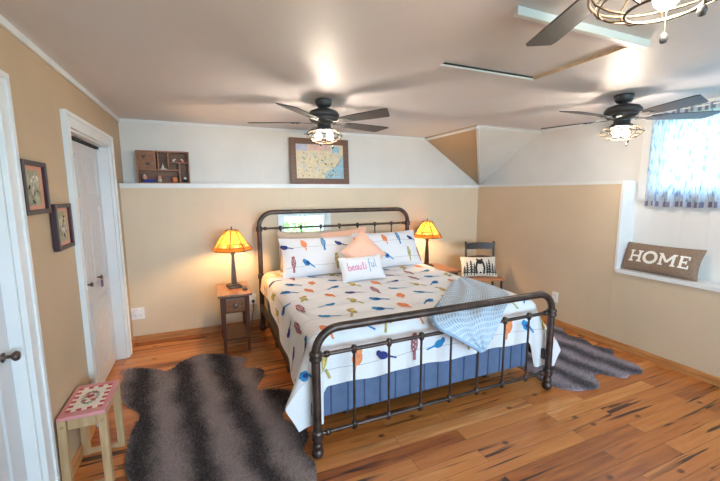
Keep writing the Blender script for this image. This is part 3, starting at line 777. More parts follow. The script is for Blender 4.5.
pillow('pillow_sham', .88, .42, .075, 'quilt', (1.81, -.69, .672), R_(33), R_(-2), 0, 'long white bird-print sham leaning at the left half of the headboard', sham_deco(
    [(-.40, 'long', 'navy', 1), (-.21, 'round', 'orange', 1), (-.01, 'owl', 'blue', 1), (.16, 'long', 'navy', 1), (.36, 'round', 'orange', 1)],
    [(-.34, 'owl', 'rose', 1), (-.20, 'fat', 'blue', 1), (.10, 'owl', 'olive', 1), (.33, 'owl', 'rose', 1)]))
SW = .80
pillow('pillow_sham', .80, .42, .075, 'quilt', (2.585, -.62, .672), R_(30), R_(4), 0, 'white bird-print sham at the right half of the headboard, nearest the right lamp', sham_deco(
    [(-.30, 'long', 'navy', 1), (-.06, 'round', 'orange', 1), (.12, 'owl', 'blue', 1), (.30, 'long', 'navy', 1)],
    [(-.30, 'owl', 'rose', 1), (-.08, 'fat', 'blue', 1), (.21, 'owl', 'olive', 1), (.37, 'owl', 'rose', 1)]))
pillow('pillow', .33, .33, .06, 'peach', (2.13, -.965, .69), R_(28), 0, R_(38), 'small square peach satin pillow standing on its corner in the middle of the bed')
def script_word(b, fn):
    # cursive strokes on a unit x-height, baseline 0
    o = [(.5*math.cos(a)+.5, .5*math.sin(a)+.5) for a in [PI/3+2*PI*i/12 for i in range(13)]]
    G = {'b': [[(.1, 1.9), (.05, .2), (.3, 0), (.75, .1), (.85, .55), (.6, .9), (.12, .6)]], 'e': [[(.1, .45), (.75, .6), (.55, 1), (.15, .75), (.15, .2), (.5, 0), (.95, .25)]],
         'a': [[(.8, .8), (.4, 1), (.1, .5), (.35, 0), (.75, .35), (.8, .95)], [(.8, .9), (.8, .1), (1.0, .1)]], 'u': [[(.1, 1), (.12, .2), (.4, 0), (.75, .3), (.8, 1)], [(.8, .9), (.82, .1), (1.0, .15)]],
         't': [[(.4, 1.7), (.35, .2), (.55, 0), (.8, .15)], [(.1, 1.1), (.75, 1.15)]], 'i': [[(.2, 1), (.2, .15), (.4, .05)], [(.2, 1.35), (.23, 1.48)]],
         'f': [[(.7, 1.75), (.45, 1.9), (.3, 1.4), (.3, -.7), (.15, -.9)], [(.05, .95), (.65, 1.0)]], 'l': [[(.2, 1.9), (.2, .15), (.45, .05)]]}
    x = -.155; s = .043
    for ch, adv in (('b', .95), ('e', .9), ('a', .98), ('u', .98), ('t', .8), ('i', .6)):
        for st in G[ch]: b.stroke([(x+px*s*.78, -.03+py*s) for px, py in st], .0105, fn, 'pink', .002, 3)
        x += adv*s*.84
    x += .012
    for ch, adv in (('f', .75), ('u', 1.02), ('l', .5)):
        for st in G[ch]: b.stroke([(x+px*s*.78, -.02+py*s*1.08) for px, py in st], .008, fn, 'teal', .002, 3)
        x += adv*s*.9
pillow('pillow', .42, .235, .05, 'quilt', (2.04, -1.075, .675), R_(33), R_(-3), R_(2), 'small white pillow lettered beautiful in pink and blue, lowest in the pillow pile', script_word)

# HOME pillow on the window seat
def home(b, fn):
    wd = .019; hh = .105; y0 = -.052
    def rect(x0, y0_, x1, y1_):
        if abs(x1-x0) > abs(y1_-y0_): b.stroke([(x0, (y0_+y1_)/2), (x1, (y0_+y1_)/2)], abs(y1_-y0_), fn, 'letter', .003, 6)
        else: b.stroke([((x0+x1)/2, y0_), ((x0+x1)/2, y1_)], abs(x1-x0), fn, 'letter', .003, 6)
    t = .013
    def serif(cx, yb, wdt=.042): rect(cx-wdt/2, yb, cx+wdt/2, yb+t)
    # H
    for cx in (-.200, -.130): rect(cx-wd/2, y0, cx+wd/2, y0+hh); serif(cx, y0); serif(cx, y0+hh-t)
    rect(-.2, y0+hh/2-.008, -.13, y0+hh/2+.008)
    # O is a wreath
    for i in range(20):
        a = 2*PI*i/20; b.patch(ell(-.045+math.cos(a)*.050, y0+hh/2+math.sin(a)*.050, .016, .008, a+1.1, 8), fn, 'letter', .003+.0004*(i % 3))
        b.patch(ell(-.045+math.cos(a)*.042, y0+hh/2+math.sin(a)*.042, .010, .006, a-.6, 8), fn, 'letter', .004)
    # M
    for cx in (.040, .130): rect(cx-wd/2, y0, cx+wd/2, y0+hh); serif(cx, y0, .036); rect(cx-(.02 if cx < .1 else .0), y0+hh-t, cx+(.0 if cx < .1 else .02), y0+hh)
    b.stroke([(.038, y0+hh-.004), (.085, y0+.03)], .019, fn, 'letter', .0034, 6); b.stroke([(.132, y0+hh-.004), (.085, y0+.03)], .019, fn, 'letter', .0038, 6)
    # E
    rect(.182-wd/2, y0, .182+wd/2, y0+hh)
    for yy in (y0, y0+hh-t): rect(.166, yy, .237, yy+t)
    rect(.182, y0+hh/2-.007, .222, y0+hh/2+.007); rect(.228, y0, .238, y0+.03); rect(.228, y0+hh-.03, .238, y0+hh); rect(.214, y0+hh/2-.016, .222, y0+hh/2+.016)
pillow('pillow', .59, .26, .055, 'burlap', (W+.060, -2.208, ZS+.014), R_(20), R_(-90), 0, 'brown burlap lumbar pillow lettered HOME in cream on the window seat', home, 'letter')

# tree silhouettes on the chair pillow
def trees(b, fn):
    for x, hh, wd in ((-.20, .11, .05), (-.165, .17, .05), (-.115, .19, .06), (-.075, .15, .045), (.085, .16, .05), (.12, .20, .06), (.165, .15, .05), (.205, .12, .045)):
        y0 = -.105; nn = 5
        for k in range(nn):
            a = y0+.02+(hh-.02)*k/nn; c = y0+.02+(hh-.02)*min(1, (k+1.45)/nn); ww = wd*(1-.72*k/nn)/1.55
            b.patch([(x-ww, a-.010), (x, a+.004), (x+ww, a-.010), (x+ww*.28, (a+c)/2), (x, c), (x-ww*.28, (a+c)/2)], fn, 'black', .002+.0003*k, 2)
        b.stroke([(x, y0-.01), (x, y0+.04)], .011, fn, 'black', .002, 3)
    b.patch(ell(0, .055, .042, .032), fn, 'black', .0021); b.patch(ell(-.03, .085, .014, .016), fn, 'black', .0023); b.patch(ell(.03, .085, .014, .016), fn, 'black', .0023)
    b.stroke([(-.035, .05), (-.055, -.02), (-.045, -.10)], .024, fn, 'black', .0022, 6); b.stroke([(.035, .05), (.05, -.02), (.04, -.10)], .024, fn, 'black', .0022, 6)
    b.patch(ell(.0, -.085, .016, .012), fn, 'black', .0021)

# ------------------------------------------------------------------ nightstands, lamps
def nightstand(x0, x1, y0, y1, zt, label, dr=True):
    cx, cy = (x0+x1)/2, (y0+y1)/2; t = thing('nightstand', label, 'nightstand', (cx, cy, 0), 0)
    w2, d2 = (x1-x0)/2, (y1-y0)/2
    MB().box((-w2, -d2, zt-.024), (w2, d2, zt), 'browntop', bev=.005).build('tabletop', t)
    lx, ly = w2-.045, d2-.045
    for sx in (-1, 1):
        for sy in (-1, 1): MB().beam((sx*lx, sy*ly, 0), (sx*lx, sy*ly, zt-.024), .026, .026, 'brown', .038, .038).build('leg', t)
    b = MB(); b.box((-lx, -ly+.01, zt-.175), (-lx+.016, ly-.01, zt-.024), 'brown').box((lx-.016, -ly+.01, zt-.175), (lx, ly-.01, zt-.024), 'brown').box((-lx, ly-.012, zt-.175), (lx, ly+.006, zt-.024), 'brown').box((-lx, -ly, zt-.185), (lx, ly, zt-.172), 'brown').box((-lx, -ly-.012, zt-.042), (lx, -ly+.004, zt-.024), 'brown')
    b.build('apron', t)
    d = MB().box((-lx+.021, -ly-.014, zt-.168), (lx-.021, -ly+.004, zt-.046), 'browntop', bev=.004).build('drawer', t)
    MB().lathe([(.007, 0), (.006, .01), (.017, .014), (.022, .022), (.015, .03), (.0001, .033)], 'pewter', (0, -ly-.014, zt-.107), 18, Matrix.Rotation(PI/2, 4, 'X')).build('knob', d)
    MB().box((-lx, -ly, .115), (lx, ly, .13), 'brown').build('shelf', t)
    return t
nightstand(.785, 1.085, -.655, -.17, .562, 'small brown wooden nightstand with one drawer left of the bed')
nightstand(3.165, 3.475, -.655, -.17, .562, 'brown nightstand right of the bed, mostly hidden behind the quilt')
def lamp(x, y, z, rz, label):
    t = thing('table_lamp', label, 'lamp', (x, y, z), rz)
    MB().box((-.062, -.062, 0), (.062, .062, .022), 'bronze', bev=.005).box((-.048, -.048, .022), (.048, .048, .034), 'bronze', bev=.004).build('base', t)
    MB().beam((0, 0, .034), (0, 0, .335), .042, .042, 'bronze', .022, .022).box((-.018, -.018, .325), (.018, .018, .345), 'bronze', None, .003).tube([(0, 0, .34), (0, 0, .40)], .008, 'bronze', 10).build('column', t)
    MB().ball((0, 0, .44), .03, 'lbulb', 12, (1, 1, 1.25)).build('bulb', t)
    MB().tube([(0, 0, .475), (0, 0, .585)], .004, 'bronze', 8).lathe([(.0001, .565), (.014, .566), (.014, .572), (.005, .577), (.008, .588), (.0001, .602)], 'bronze', (0, 0, 0), 12).build('finial', t)
    pr = [(.186, .372), (.168, .404), (.142, .437), (.056, .562)]
    def pt(i, k, f=0):
        a = 2*PI*(i+.5)/8; a2 = 2*PI*(i+1.5)/8; r, zz = pr[k]
        p = V((math.cos(a)*r, math.sin(a)*r, zz)); q = V((math.cos(a2)*r, math.sin(a2)*r, zz)); return p.lerp(q, f)
    b = MB()
    for i in range(8):
        for s in range(3):
            b.add([pt(i, 0, s/3), pt(i, 0, (s+1)/3), pt(i, 1, (s+1)/3), pt(i, 1, s/3)], [(0, 1, 2, 3)], 'deepamber')
            b.add([pt(i, 1, s/3), pt(i, 1, (s+1)/3), pt(i, 2, (s+1)/3), pt(i, 2, s/3)], [(0, 1, 2, 3)], 'cream' if s == 1 else 'amber')
        for s in range(2): b.add([pt(i, 2, s/2), pt(i, 2, (s+1)/2), pt(i, 3, (s+1)/2), pt(i, 3, s/2)], [(0, 1, 2, 3)], 'amber')
    sh = b.build('lamp_shade', t)
    b = MB()
    for i in range(8):
        b.tube([pt(i, k) for k in range(4)], .0052, 'bronze', 6)
        for k in range(4): b.tube([pt(i, k), pt(i, k, 1)], .005 if k in (0, 3) else .0042, 'bronze', 6)
        b.tube([pt(i, 2, .5), pt(i, 3, .5)], .0018, 'bronze', 5)
        for s in (1/3, 2/3): b.tube([pt(i, 1, s), pt(i, 2, s)], .0018, 'bronze', 5)
    b.build('leading', sh)
    return t
lamp(.948, -.37, .562, .2, 'lit stained-glass table lamp on the left nightstand')
lamp(3.225, -.30, .562, .2, 'lit stained-glass table lamp on the right nightstand beside the chair')
tag(MB().box((-.022, -.055, 0), (.022, .055, .017), 'dplast', bev=.004).build('remote_control', loc=(1.035, -.475, .5625)), 'small black remote on the left nightstand beside the lamp base', 'remote')

# ------------------------------------------------------------------ chair in the corner
ch = thing('ladderback_chair', 'small dark ladderback chair with brown wooden seat in the far corner', 'chair', (3.90, -.60, 0), R_(-18)); ch.scale = (.84, .9, 1)
for s in (-1, 1):
    MB().tube([(s*.215, .20, 0), (s*.215, .20, .41), (s*.222, .235, .83)], [.017, .019, .015], 'chairdark', 12).ball((s*.222, .236, .832), .018, 'chairdark').build('back_post', ch)
    MB().tube([(s*.19, -.105, 0), (s*.195, -.10, .40)], [.014, .019], 'chairdark', 12).build('leg', ch)
MB().box((-.225, -.135, .395), (.225, .215, .425), 'chairseat', bev=.01).build('seat', ch)
for z, hh in ((.745, .075), (.60, .05), (.485, .04)):
    def sl(u, v, z=z, hh=hh): return V((-.22+.44*u, .205+(z-.4)*.075+.02*math.sin(PI*u), z+hh*v+.012*math.sin(PI*u)*v))
    b = MB(); b.grid(lambda u, v: sl(u, v)+V((0, -.008, 0)), 12, 2, 'chairdark'); b.grid(lambda u, v: sl(u, v)+V((0, .008, 0)), 12, 2, 'chairdark')
    b.grid(lambda u, v: sl(u, 1)+V((0, -.008+.016*v, 0)), 12, 1, 'chairdark'); b.grid(lambda u, v: sl(u, 0)+V((0, -.008+.016*v, 0)), 12, 1, 'chairdark'); b.build('back_slat', ch)
for a, c in (((-.19, -.104, .2), (.19, -.104, .2)), ((-.19, -.104, .26), (-.215, .2, .26)), ((.19, -.104, .26), (.215, .2, .26)), ((-.215, .2, .2), (.215, .2, .2))): MB().tube([a, c], .009, 'chairdark', 8).build('stretcher', ch)
pillow('pillow', .455, .25, .05, 'linen', (3.83, -.575, .428), R_(22), R_(-18), R_(-1), 'oatmeal pillow with black tree silhouettes on the dark corner chair', trees)

# ------------------------------------------------------------------ stool
st = thing('painted_stool', 'small pine stool with pink top and red checked border by the left wall', 'stool', (.113, -1.83, 0))
SH = .408
b = MB(); b.box((-.100, -.165, SH-.018), (.100, .165, SH), 'pinkpaint', bev=.006)
z = SH+.0006
ix, iy = .078, .122; c = .0195
def q(x0, y0, x1, y1, m, dz=0): b.add([(x0, y0, z+dz), (x1, y0, z+dz), (x1, y1, z+dz), (x0, y1, z+dz)], [(0, 1, 2, 3)], m)
q(-ix, -iy, ix, iy, 'creampaint')
nx, ny = 7, 11; dx, dy = 2*ix/nx, 2*iy/ny
for i in range(nx):
    for j in range(ny):
        if (i in (0, nx-1) or j in (0, ny-1)) and (i+j) % 2 == 0: q(-ix+i*dx, -iy+j*dy, -ix+(i+1)*dx, -iy+(j+1)*dy, 'red', .0004)
rnd = random.Random(5); pf = lambda x, y, l: V((x, y, z+l))
for k in range(16):
    a = 2*PI*k/16; b.patch(ell(math.cos(a)*.032, math.sin(a)*.06, .013, .006, a+.7, 8), pf, 'greenpaint', .0006+.00005*k)
for cx, cy, r in ((-.004, .012, .02), (.018, -.03, .012), (-.02, -.028, .011), (.012, .045, .010), (-.02, .045, .009)):
    for k in range(5): a = 2*PI*k/5+cx*50; b.patch(ell(cx+math.cos(a)*r*.6, cy+math.sin(a)*r*.6, r*.55, r*.45, a, 8), pf, 'rose' if k % 2 else 'red', .0016+.0001*k)
b.build('seat', st)
for sx in (-1, 1):
    for sy in (-1, 1):
        lg = MB().beam((sx*.086, sy*.152, 0), (sx*.082, sy*.146, SH-.018), .034, .034, 'stool').build('leg', st)
        MB().lathe([(.0001, -.002), (.006, -.0015), (.006, .002)], 'black', (sx*.081, sy*.147+(-.0172 if sy < 0 else .0172), SH-.05), 10, Matrix.Rotation(PI/2, 4, 'X')).build('bolt', lg)
for sy in (-1, 1): MB().box((-.062, sy*.140-.009, SH-.075), (.062, sy*.140+.009, SH-.018), 'stool').build('apron', st)
for sx in (-1, 1): MB().box((sx*.080-.009, -.124, SH-.06), (sx*.080+.009, .124, SH-.018), 'stool').build('apron', st)
for sy in (-1, 1): MB().box((-.072, sy*.151-.010, 0), (.072, sy*.151+.010, .026), 'stool').build('stretcher', st)

# ------------------------------------------------------------------ faux fur rugs
def cat_rom(P, n=6):
    out = []; k = len(P)
    for i in range(k):
        p0, p1, p2, p3 = (V((*P[(i+j-1) % k], 0)) for j in range(4))
        for s in range(n):
            t = s/n; out.append(tuple((.5*((2*p1)+(p2-p0)*t+(2*p0-5*p1+4*p2-p3)*t*t+(3*p1-p0-3*p2+p3)*t**3))[:2]))
    return out
def inside(x, y, P):
    r = False; j = len(P)-1
    for i in range(len(P)):
        if (P[i][1] > y) != (P[j][1] > y) and x < (P[j][0]-P[i][0])*(y-P[i][1])/(P[j][1]-P[i][1])+P[i][0]: r = not r
        j = i
    return r
def rug(name, P, m, label, seed, nf=26000):
    Q = cat_rom(P); cx = sum(p[0] for p in Q)/len(Q); cy = sum(p[1] for p in Q)/len(Q)
    b = MB(); n = len(Q)
    tri = tessellate_polygon([[V((x, y, 0)) for x, y in Q]])
    vs = [V((x-cx, y-cy, .010)) for x, y in Q]; b.add(vs, [list(t) for t in tri], m)
    b.add([V((x-cx, y-cy, .001)) for x, y in Q]+vs, [(i, (i+1) % n, n+(i+1) % n, n+i) for i in range(n)], m)
    # pile: short tufts standing and leaning one way
    rnd = random.Random(seed); x0, x1 = min(p[0] for p in Q), max(p[0] for p in Q); y0, y1 = min(p[1] for p in Q), max(p[1] for p in Q); k = 0
    vv = []; ff = []
    while k < nf:
        x, y = rnd.uniform(x0, x1), rnd.uniform(y0, y1)
        if not inside(x, y, Q): continue
        k += 1; a = rnd.uniform(0, 2*PI); s = rnd.uniform(.0016, .0032); L = rnd.uniform(.010, .021)
        fl = noise.noise(V((x*3, y*3, seed)))*1.6
        lean = V((math.cos(fl+1.2), math.sin(fl+1.2), 0))*rnd.uniform(.3, 1.0)*L+V((rnd.gauss(0, .005), rnd.gauss(0, .005), 0))
        p = V((x-cx, y-cy, .008)); d = V((math.cos(a)*s, math.sin(a)*s, 0)); o = len(vv)
        t1 = p+lean*.4+V((0, 0, L*.62)); t2 = p+lean+V((0, 0, L*.8))
        vv += [p-d, p+d, t1+d*.7, t1-d*.7, t2]; ff += [(o, o+1, o+2, o+3), (o+3, o+2, o+4)]
    b.add(vv, ff, m, True)
    o = fix_none = b.build(name, loc=(cx, cy, 0)); return tag(o, label, 'rug')
rug('faux_fur_rug', [(.02, -.66), (.09, -.635), (.185, -.68), (.30, -.75), (.36, -.80), (.47, -.66), (.58, -.58), (.70, -.60), (.82, -.67), (.875, -.745), (.985, -.80), (.985, -.88), (.93, -.97), (1.06, -1.06), (1.10, -1.14), (1.03, -1.30), (1.01, -1.40), (1.19, -1.46), (1.25, -1.56), (1.16, -1.70), (1.12, -1.82), (1.20, -1.94), (1.235, -2.04), (1.17, -2.16), (1.20, -2.32), (1.10, -2.6), (.95, -2.75), (.55, -2.8), (.33, -2.7), (.27, -2.4), (.31, -2.1), (.25, -1.9), (.23, -1.6), (.25, -1.4), (.13, -1.2), (.04, -1.0), (.05, -.8)],
    'furl', 'large dark brown striped faux fur rug on the floor left of the bed', 3, 60000)
rug('faux_fur_rug', [(3.02, -1.3), (3.3, -1.18), (3.7, -1.22), (3.95, -1.24), (4.16, -1.32), (4.20, -1.45), (4.10, -1.60), (4.135, -1.76), (4.08, -1.88), (4.14, -2.02), (4.02, -2.12), (4.03, -2.30), (3.94, -2.385), (3.83, -2.36), (3.72, -2.375), (3.62, -2.26), (3.54, -2.25), (3.42, -2.38), (3.28, -2.375), (3.16, -2.32), (3.09, -2.19), (3.1, -1.9), (3.02, -1.6)],
    'furr', 'small grey-violet striped faux fur rug on the floor right of the bed', 9, 30000)

# ------------------------------------------------------------------ ceiling fans
def make_fan(label):
    t = thing('ceiling_fan', label, 'ceiling fan', (0, 0, H), 0, None)
    MB().lathe([(.0001, 0), (.064, 0), (.067, -.012), (.058, -.040), (.048, -.054), (.026, -.058), (.020, -.08)], 'fan').build('canopy', t)
    MB().lathe([(.02, -.068), (.06, -.072), (.105, -.088), (.124, -.112), (.122, -.134), (.112, -.136), (.112, -.142), (.118, -.148), (.10, -.168), (.06, -.180), (.052, -.184), (.056, -.192), (.054, -.212), (.07, -.218), (.074, -.230), (.062, -.236), (.0001, -.236)], 'fan', n=36).build('motor_housing', t)
    for k in range(5):
        Tz = Matrix.Rotation(2*PI*k/5, 4, 'Z') @ Matrix.Translation((0, 0, -.170)) @ Matrix.Rotation(R_(-11), 4, 'X')
        prof = [(.185, .038), (.22, .050), (.40, .060), (.56, .066), (.60, .066), (.622, .058)]
        pl = [(r, -s) for r, s in prof]+[(r-(.05 if r > .59 else 0), s) for r, s in prof[::-1]]
        bl = MB().prism(pl, -.003, .003, 'blade', Tz).build('blade', t)
        b = MB(); b.prism([(.09, -.016), (.15, -.012), (.19, -.036), (.25, -.030), (.265, 0), (.25, .030), (.19, .036), (.15, .012), (.09, .016)], -.0075, -.0032, 'fan', Tz)
        for x, y in ((.21, -.02), (.21, .02), (.245, 0)): b.lathe([(.0001, -.011), (.006, -.010), (.006, -.007)], 'fan', Tz @ V((x, y, 0)), 8)
        b.build('blade_iron', bl)
    b = MB()
    pr = [(.068, -.226), (.108, -.238), (.137, -.260), (.143, -.275), (.132, -.293), (.103, -.312), (.07, -.322)]
    for k in range(10):
        a = 2*PI*k/10; b.tube([(math.cos(a)*r, math.sin(a)*r, zz) for r, zz in pr], .0026, 'cage', 6)
    for r, zz, th in ((.143, -.275, .0034), (.108, -.238, .0026), (.07, -.322, .0032), (.122, -.300, .0024)): b.tube([(math.cos(2*PI*i/36)*r, math.sin(2*PI*i/36)*r, zz) for i in range(36)], th, 'cage', 6, True)
    b.build('light_cage', t)
    for k in range(2):
        a = PI*k+2.4; x, y = math.cos(a)*.042, math.sin(a)*.042
        o = MB().ball((x*1.1, y*1.1, -.278), .026, 'bulb', 12, (1, 1, 1.15)).build('bulb', t)
        MB().tube([(x*.8, y*.8, -.232), (x, y, -.256)], .012, 'fan', 10).build('socket', o)
    for k, (x, y, zz) in enumerate(((.05, -.045, -.352), (-.052, -.04, -.338))):
        o = MB().tube([(x, y, -.226), (x*1.02, y*1.02, zz)], .0013, 'cage', 5).build('pull_chain', t)
        MB().lathe([(.0001, zz+.002), (.006, zz-.002), (.009, zz-.012), (.006, zz-.022), (.0001, zz-.024)], 'fan', (x, y, 0), 12).build('pull_knob', o)
    return t
f1 = make_fan('dark five-blade ceiling fan with caged light above the bed, in front of the framed map')
f2 = copy_tree(f1); f3 = copy_tree(f1)
f1.location = (1.63, -1.215, H); f1.rotation_euler.z = R_(13)
f2.location = (3.69, -2.205, H); f2.rotation_euler.z = R_(37)
f3.location = (1.685, -3.515, H); f3.rotation_euler.z = R_(66)
f2['label'] = 'dark ceiling fan with caged light in front of the curtained window'
f3['label'] = 'nearest ceiling fan, cut off by the top edge, with caged light'
for f in (f1, f2, f3): f['group'] = 'caged-light ceiling fans'

# ------------------------------------------------------------------ pictures
def wall_pic(y0, y1, z0, z1, label, seed):
    t = thing('framed_print', label, 'picture', (0, (y0+y1)/2, (z0+z1)/2)); a, c = (y1-y0)/2, (z1-z0)/2; f = .021
    b = MB(); b.box((.004, -a, -c), (.032, -a+f, c), 'frame', bev=.003).box((.004, a-f, -c), (.032, a, c), 'frame', bev=.003).box((.004, -a+f, -c), (.032, a-f, -c+f), 'frame', bev=.003).box((.004, -a+f, c-f), (.032, a-f, c), 'frame', bev=.003)
    b.build('frame', t)
    MB().box((.002, -a+f*.8, -c+f*.8), (.016, a-f*.8, c-f*.8), 'matboard').build('mat_board', t)
    p, qq = a*.52, c*.66; b = MB(); b.box((.015, -p, -qq), (.0175, p, qq), 'print')
    rnd = random.Random(seed); fn = lambda x, y, l: V((.0176+l, x, y))
    for k in range(26):
        x, y = rnd.gauss(0, p*.32), rnd.uniform(-qq*.85, qq*.85)
        x = max(-p*.75, min(p*.75, x)); r = rnd.uniform(.006, .016)
        b.patch(ell(x, y, r, r*rnd.uniform(.4, .9), rnd.uniform(0, 3), 9), fn, rnd.choice(['greenpaint', 'taupe', 'olive', 'gap', 'linen', 'taupe']), .0003+.0001*k, 1)
    b.build('print', t)
wall_pic(-2.055, -1.80, 1.388, 1.628, 'upper left framed print with salmon mat beside the near door', 1)
wall_pic(-1.745, -1.51, 1.185, 1.428, 'lower framed print with salmon mat beside the closet casing', 2)

# framed map leaning on the ledge
mp = thing('framed_map', 'large brown framed illustrated map leaning on the back ledge', 'picture', (1.995, .085, Z1+.0145))
mp.rotation_euler.x = R_(-4)
a, hh, f = .352, .525, .066
b = MB()
for lo, hi in (((-a, 0), (-a+f, hh)), ((a-f, 0), (a, hh)), ((-a+f, 0), (a-f, f)), ((-a+f, hh-f), (a-f, hh))): b.box((lo[0], -.015, lo[1]), (hi[0], .012, hi[1]), 'mapframe', bev=.005)
b.build('frame', mp)
b = MB(); b.box((-a+f*.9, -.004, f*.9), (a-f*.9, .008, hh-f*.9), 'mapbase')
fn = lambda x, y, l: V((x, -.0042-l, y)); x0, x1, y0, y1 = -a+f, a-f, f, hh-f; wx, wy = x1-x0, y1-y0
P = lambda *ps: [(x0+px*wx, y0+py*wy) for px, py in ps]
b.patch(P((.58, 0), (1, 0), (1, .72), (.93, .5), (.84, .38), (.72, .26), (.62, .2), (.6, .1)), fn, 'mapsea', .0006); b.patch(P((0, .8), (.24, .8), (.24, 1), (0, 1)), fn, 'maplilac', .0006); b.patch(P((.26, .82), (.72, .82), (.72, 1), (.26, 1)), fn, 'mappink', .0006); b.patch(P((.76, .76), (.92, .76), (.92, .95), (.76, .95)), fn, 'mapsea', .0007)
rnd = random.Random(11)
for k in range(170):
    px, py = rnd.uniform(.03, .95), rnd.uniform(.05, .78); r = rnd.uniform(.005, .016)
    b.patch(ell(x0+px*wx, y0+py*wy, r, r*rnd.uniform(.4, .8), rnd.uniform(0, 3), 8), fn, rnd.choice(['taupe', 'mappink', 'mapsea', 'olive', 'linen', 'maplilac', 'greenpaint', 'linen', 'mapsea'] if py > .12 else ['greenpaint', 'linen', 'olive']), .0010+.00002*k, 1)
b.build('map_sheet', mp)
MB().box((-a+.02, .012, .02), (a-.02, .016, hh-.02), 'linen').build('backing', mp)

# shadow box shelf on the ledge with small figures
SX, SY, SZ = .14, .115, Z1+.0145; BW, BHt, BD = .462, .318, .085
sb = thing('shadow_box', 'small brown wooden compartment shelf standing on the back ledge', 'shelf', (SX, SY, SZ))
b = MB(); b.box((0, -BD/2, 0), (BW, BD/2, .012), 'boxwood').box((0, -BD/2, BHt-.012), (BW, BD/2, BHt), 'boxwood').box((0, -BD/2, 0), (.012, BD/2, BHt), 'boxwood').box((BW-.012, -BD/2, 0), (BW, BD/2, BHt), 'boxwood').build('case', sb)
MB().box((.006, BD/2-.008, .006), (BW-.006, BD/2, BHt-.006), 'boxdark').build('back_panel', sb)
dv = [((.012, .128), (.365, .140)), ((.155, .140), (.165, BHt-.012)), ((.180, .140), (.190, BHt-.012)), ((.268, .140), (.278, BHt-.012)), ((.278, .205), (BW-.012, .215)), ((.365, .012), (.377, .205))]
for (xa, za), (xb, zb) in dv: MB().box((xa, -BD/2+.004, za), (xb, BD/2-.008, zb), 'boxwood').build('divider', sb)
dr = MB().box((.014, -BD/2-.003, .142), (.153, -BD/2+.006, BHt-.014), 'browntop', bev=.002)
hp = [(0, -.02), (.018, .002), (.017, .014), (.009, .018), (0, .011), (-.009, .018), (-.017, .014), (-.018, .002)]
for cx, cz in ((.062, .255), (.095, .19)): dr.patch([(cx+x, cz+y) for x, y in hp], lambda x, y, l: V((x, -BD/2-.003-l, y)), 'chairdark', .001, 1)
dr.build('door', sb)
def fig(name, x, z, parts, label, cat='figurine'):
    b = MB()
    for kind, c, r, m in parts:
        if kind == 'ball': b.ball(c, r, m, 10)
        elif kind == 'cone': b.lathe([(r, c[2]), (r*.6, c[2]+r*1.1), (.0005, c[2]+r*3)], m, (c[0], c[1], 0), 10)
        elif kind == 'pot': b.lathe([(.0001, c[2]), (r*.7, c[2]), (r, c[2]+r), (r*.8, c[2]+r*1.9), (r*.55, c[2]+r*2), (.0001, c[2]+r*1.6)], m, (c[0], c[1], 0), 12)
        elif kind == 'block': b.box((c[0]-r[0], c[1]-r[1], c[2]), (c[0]+r[0], c[1]+r[1], c[2]+r[2]), m, None, .003)
    tag(b.build(name, loc=(SX+x, SY-.005, SZ+z)), label, cat)
fig('tree_ornament', .228, .140, [('cone', (-.008, 0, .008), .018, 'linen'), ('cone', (.018, 0, .006), .013, 'greenpaint'), ('block', (0, 0, 0), (.03, .018, .008), 'creampaint')], 'small white and green tree ornament in the upper middle compartment', 'ornament')
fig('bird_figurine', .318, .2155, [('ball', (0, 0, .014), .014, 'letter'), ('ball', (.014, 0, .026), .008, 'letter')], 'tiny white bird figure on the upper right shelf of the box')
fig('bird_figurine', .405, .2155, [('ball', (0, 0, .013), .013, 'matboard'), ('ball', (-.012, 0, .024), .008, 'letter')], 'tiny pink and white bird figure at the far right of the upper shelf')
fig('figurine', .065, .0125, [('block', (.03, 0, 0), (.055, .02, .028), 'navy'), ('ball', (-.01, 0, .048), .021, 'matboard'), ('ball', (-.01, -.004, .066), .012, 'linen')], 'small dark blue figure with a pink head at the lower left of the shelf')
fig('figurine', .185, .0125, [('pot', (0, 0, 0), .02, 'taupe'), ('ball', (0, 0, .052), .018, 'matboard')], 'small tan figure with round pink head on the lower long shelf')
fig('orange_jar', .322, .0125, [('pot', (0, 0, 0), .026, 'orange')], 'small orange jar on the lower shelf', 'jar')
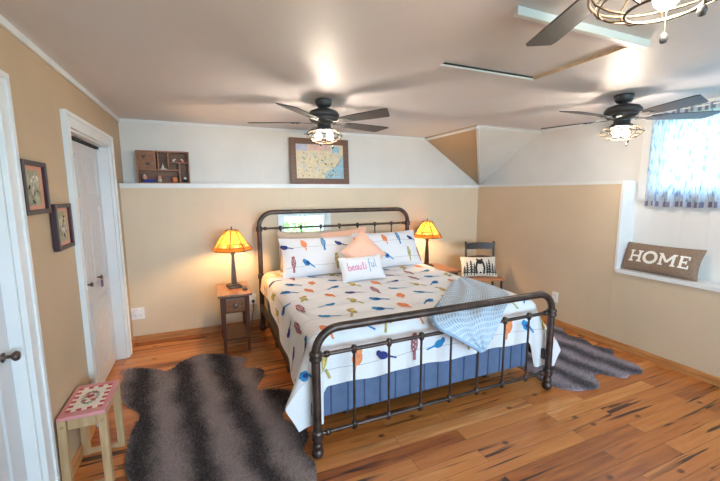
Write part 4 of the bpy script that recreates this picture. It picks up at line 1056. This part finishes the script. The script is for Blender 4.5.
fig('figurine', .415, .0125, [('pot', (0, 0, 0), .016, 'gap'), ('ball', (0, 0, .042), .014, 'letter')], 'tiny black and white figure in the lower right compartment')

# ------------------------------------------------------------------ outlets
def outlet(name, loc, rz, label, w_=.072, plug=False):
    t = thing(name, label, 'outlet', loc, rz)
    MB().box((-w_/2, -.006, -.058), (w_/2, 0, .058), 'plate', bev=.002).build('cover_plate', t)
    n = 2 if w_ > .1 else 1
    for k in range(n):
        cx = (k-(n-1)/2)*.046
        for cz in (-.022, .022):
            s = MB().box((cx-.016, -.009, cz-.014), (cx+.016, -.005, cz+.014), 'plate', None, .002)
            for dx in (-.006, .006): s.box((cx+dx-.0015, -.0095, cz-.003), (cx+dx+.0015, -.0085, cz+.007), 'gap')
            s.build('socket', t)
    return t
outlet('wall_outlet', (.055, -.0005, .30), 0, 'double white outlet low on the back wall beside the closet', .118)
outlet('wall_outlet', (1.155, -.0005, .315), 0, 'white outlet on the back wall between left nightstand and bed')
outlet('wall_outlet', (W-.0005, -1.305, .315), R_(-90), 'white outlet low on the right wall beyond the bed foot')
b = MB().box((1.14, -.045, .285), (1.172, -.010, .31), 'dplast', None, .004).tube([(1.156, -.045, .295), (1.15, -.07, .22), (1.13, -.09, .1), (1.12, -.10, .02), (1.05, -.12, .008)], .004, 'dplast', 8)
tag(b.build('lamp_cord'), 'black plug and cord hanging from the outlet beside the left nightstand', 'cord')
b = MB().box((.03, -.042, .315), (.075, -.010, .35), 'plate', None, .006)
tag(b.build('night_light'), 'white plug-in adapter in the double outlet by the closet', 'adapter')

for o in SC.objects:                                      # repeats carry one group
    if o.parent is None and 'label' in o:
        k = o.name.split('.')[0]
        g = {'nightstand': 'nightstands either side of the bed', 'table_lamp': 'stained-glass lamps on the nightstands', 'pillow_sham': 'bird-print pillow shams', 'wall_outlet': 'white wall outlets',
             'faux_fur_rug': 'striped faux fur rugs', 'framed_print': 'salmon-matted prints on the left wall', 'figurine': 'small figures in the shadow box', 'bird_figurine': 'bird figures in the shadow box'}.get(k)
        if g: o['group'] = g
        if k == 'pillow' and 'peach satin' in o['label']: o['group'] = 'peach satin pillows'
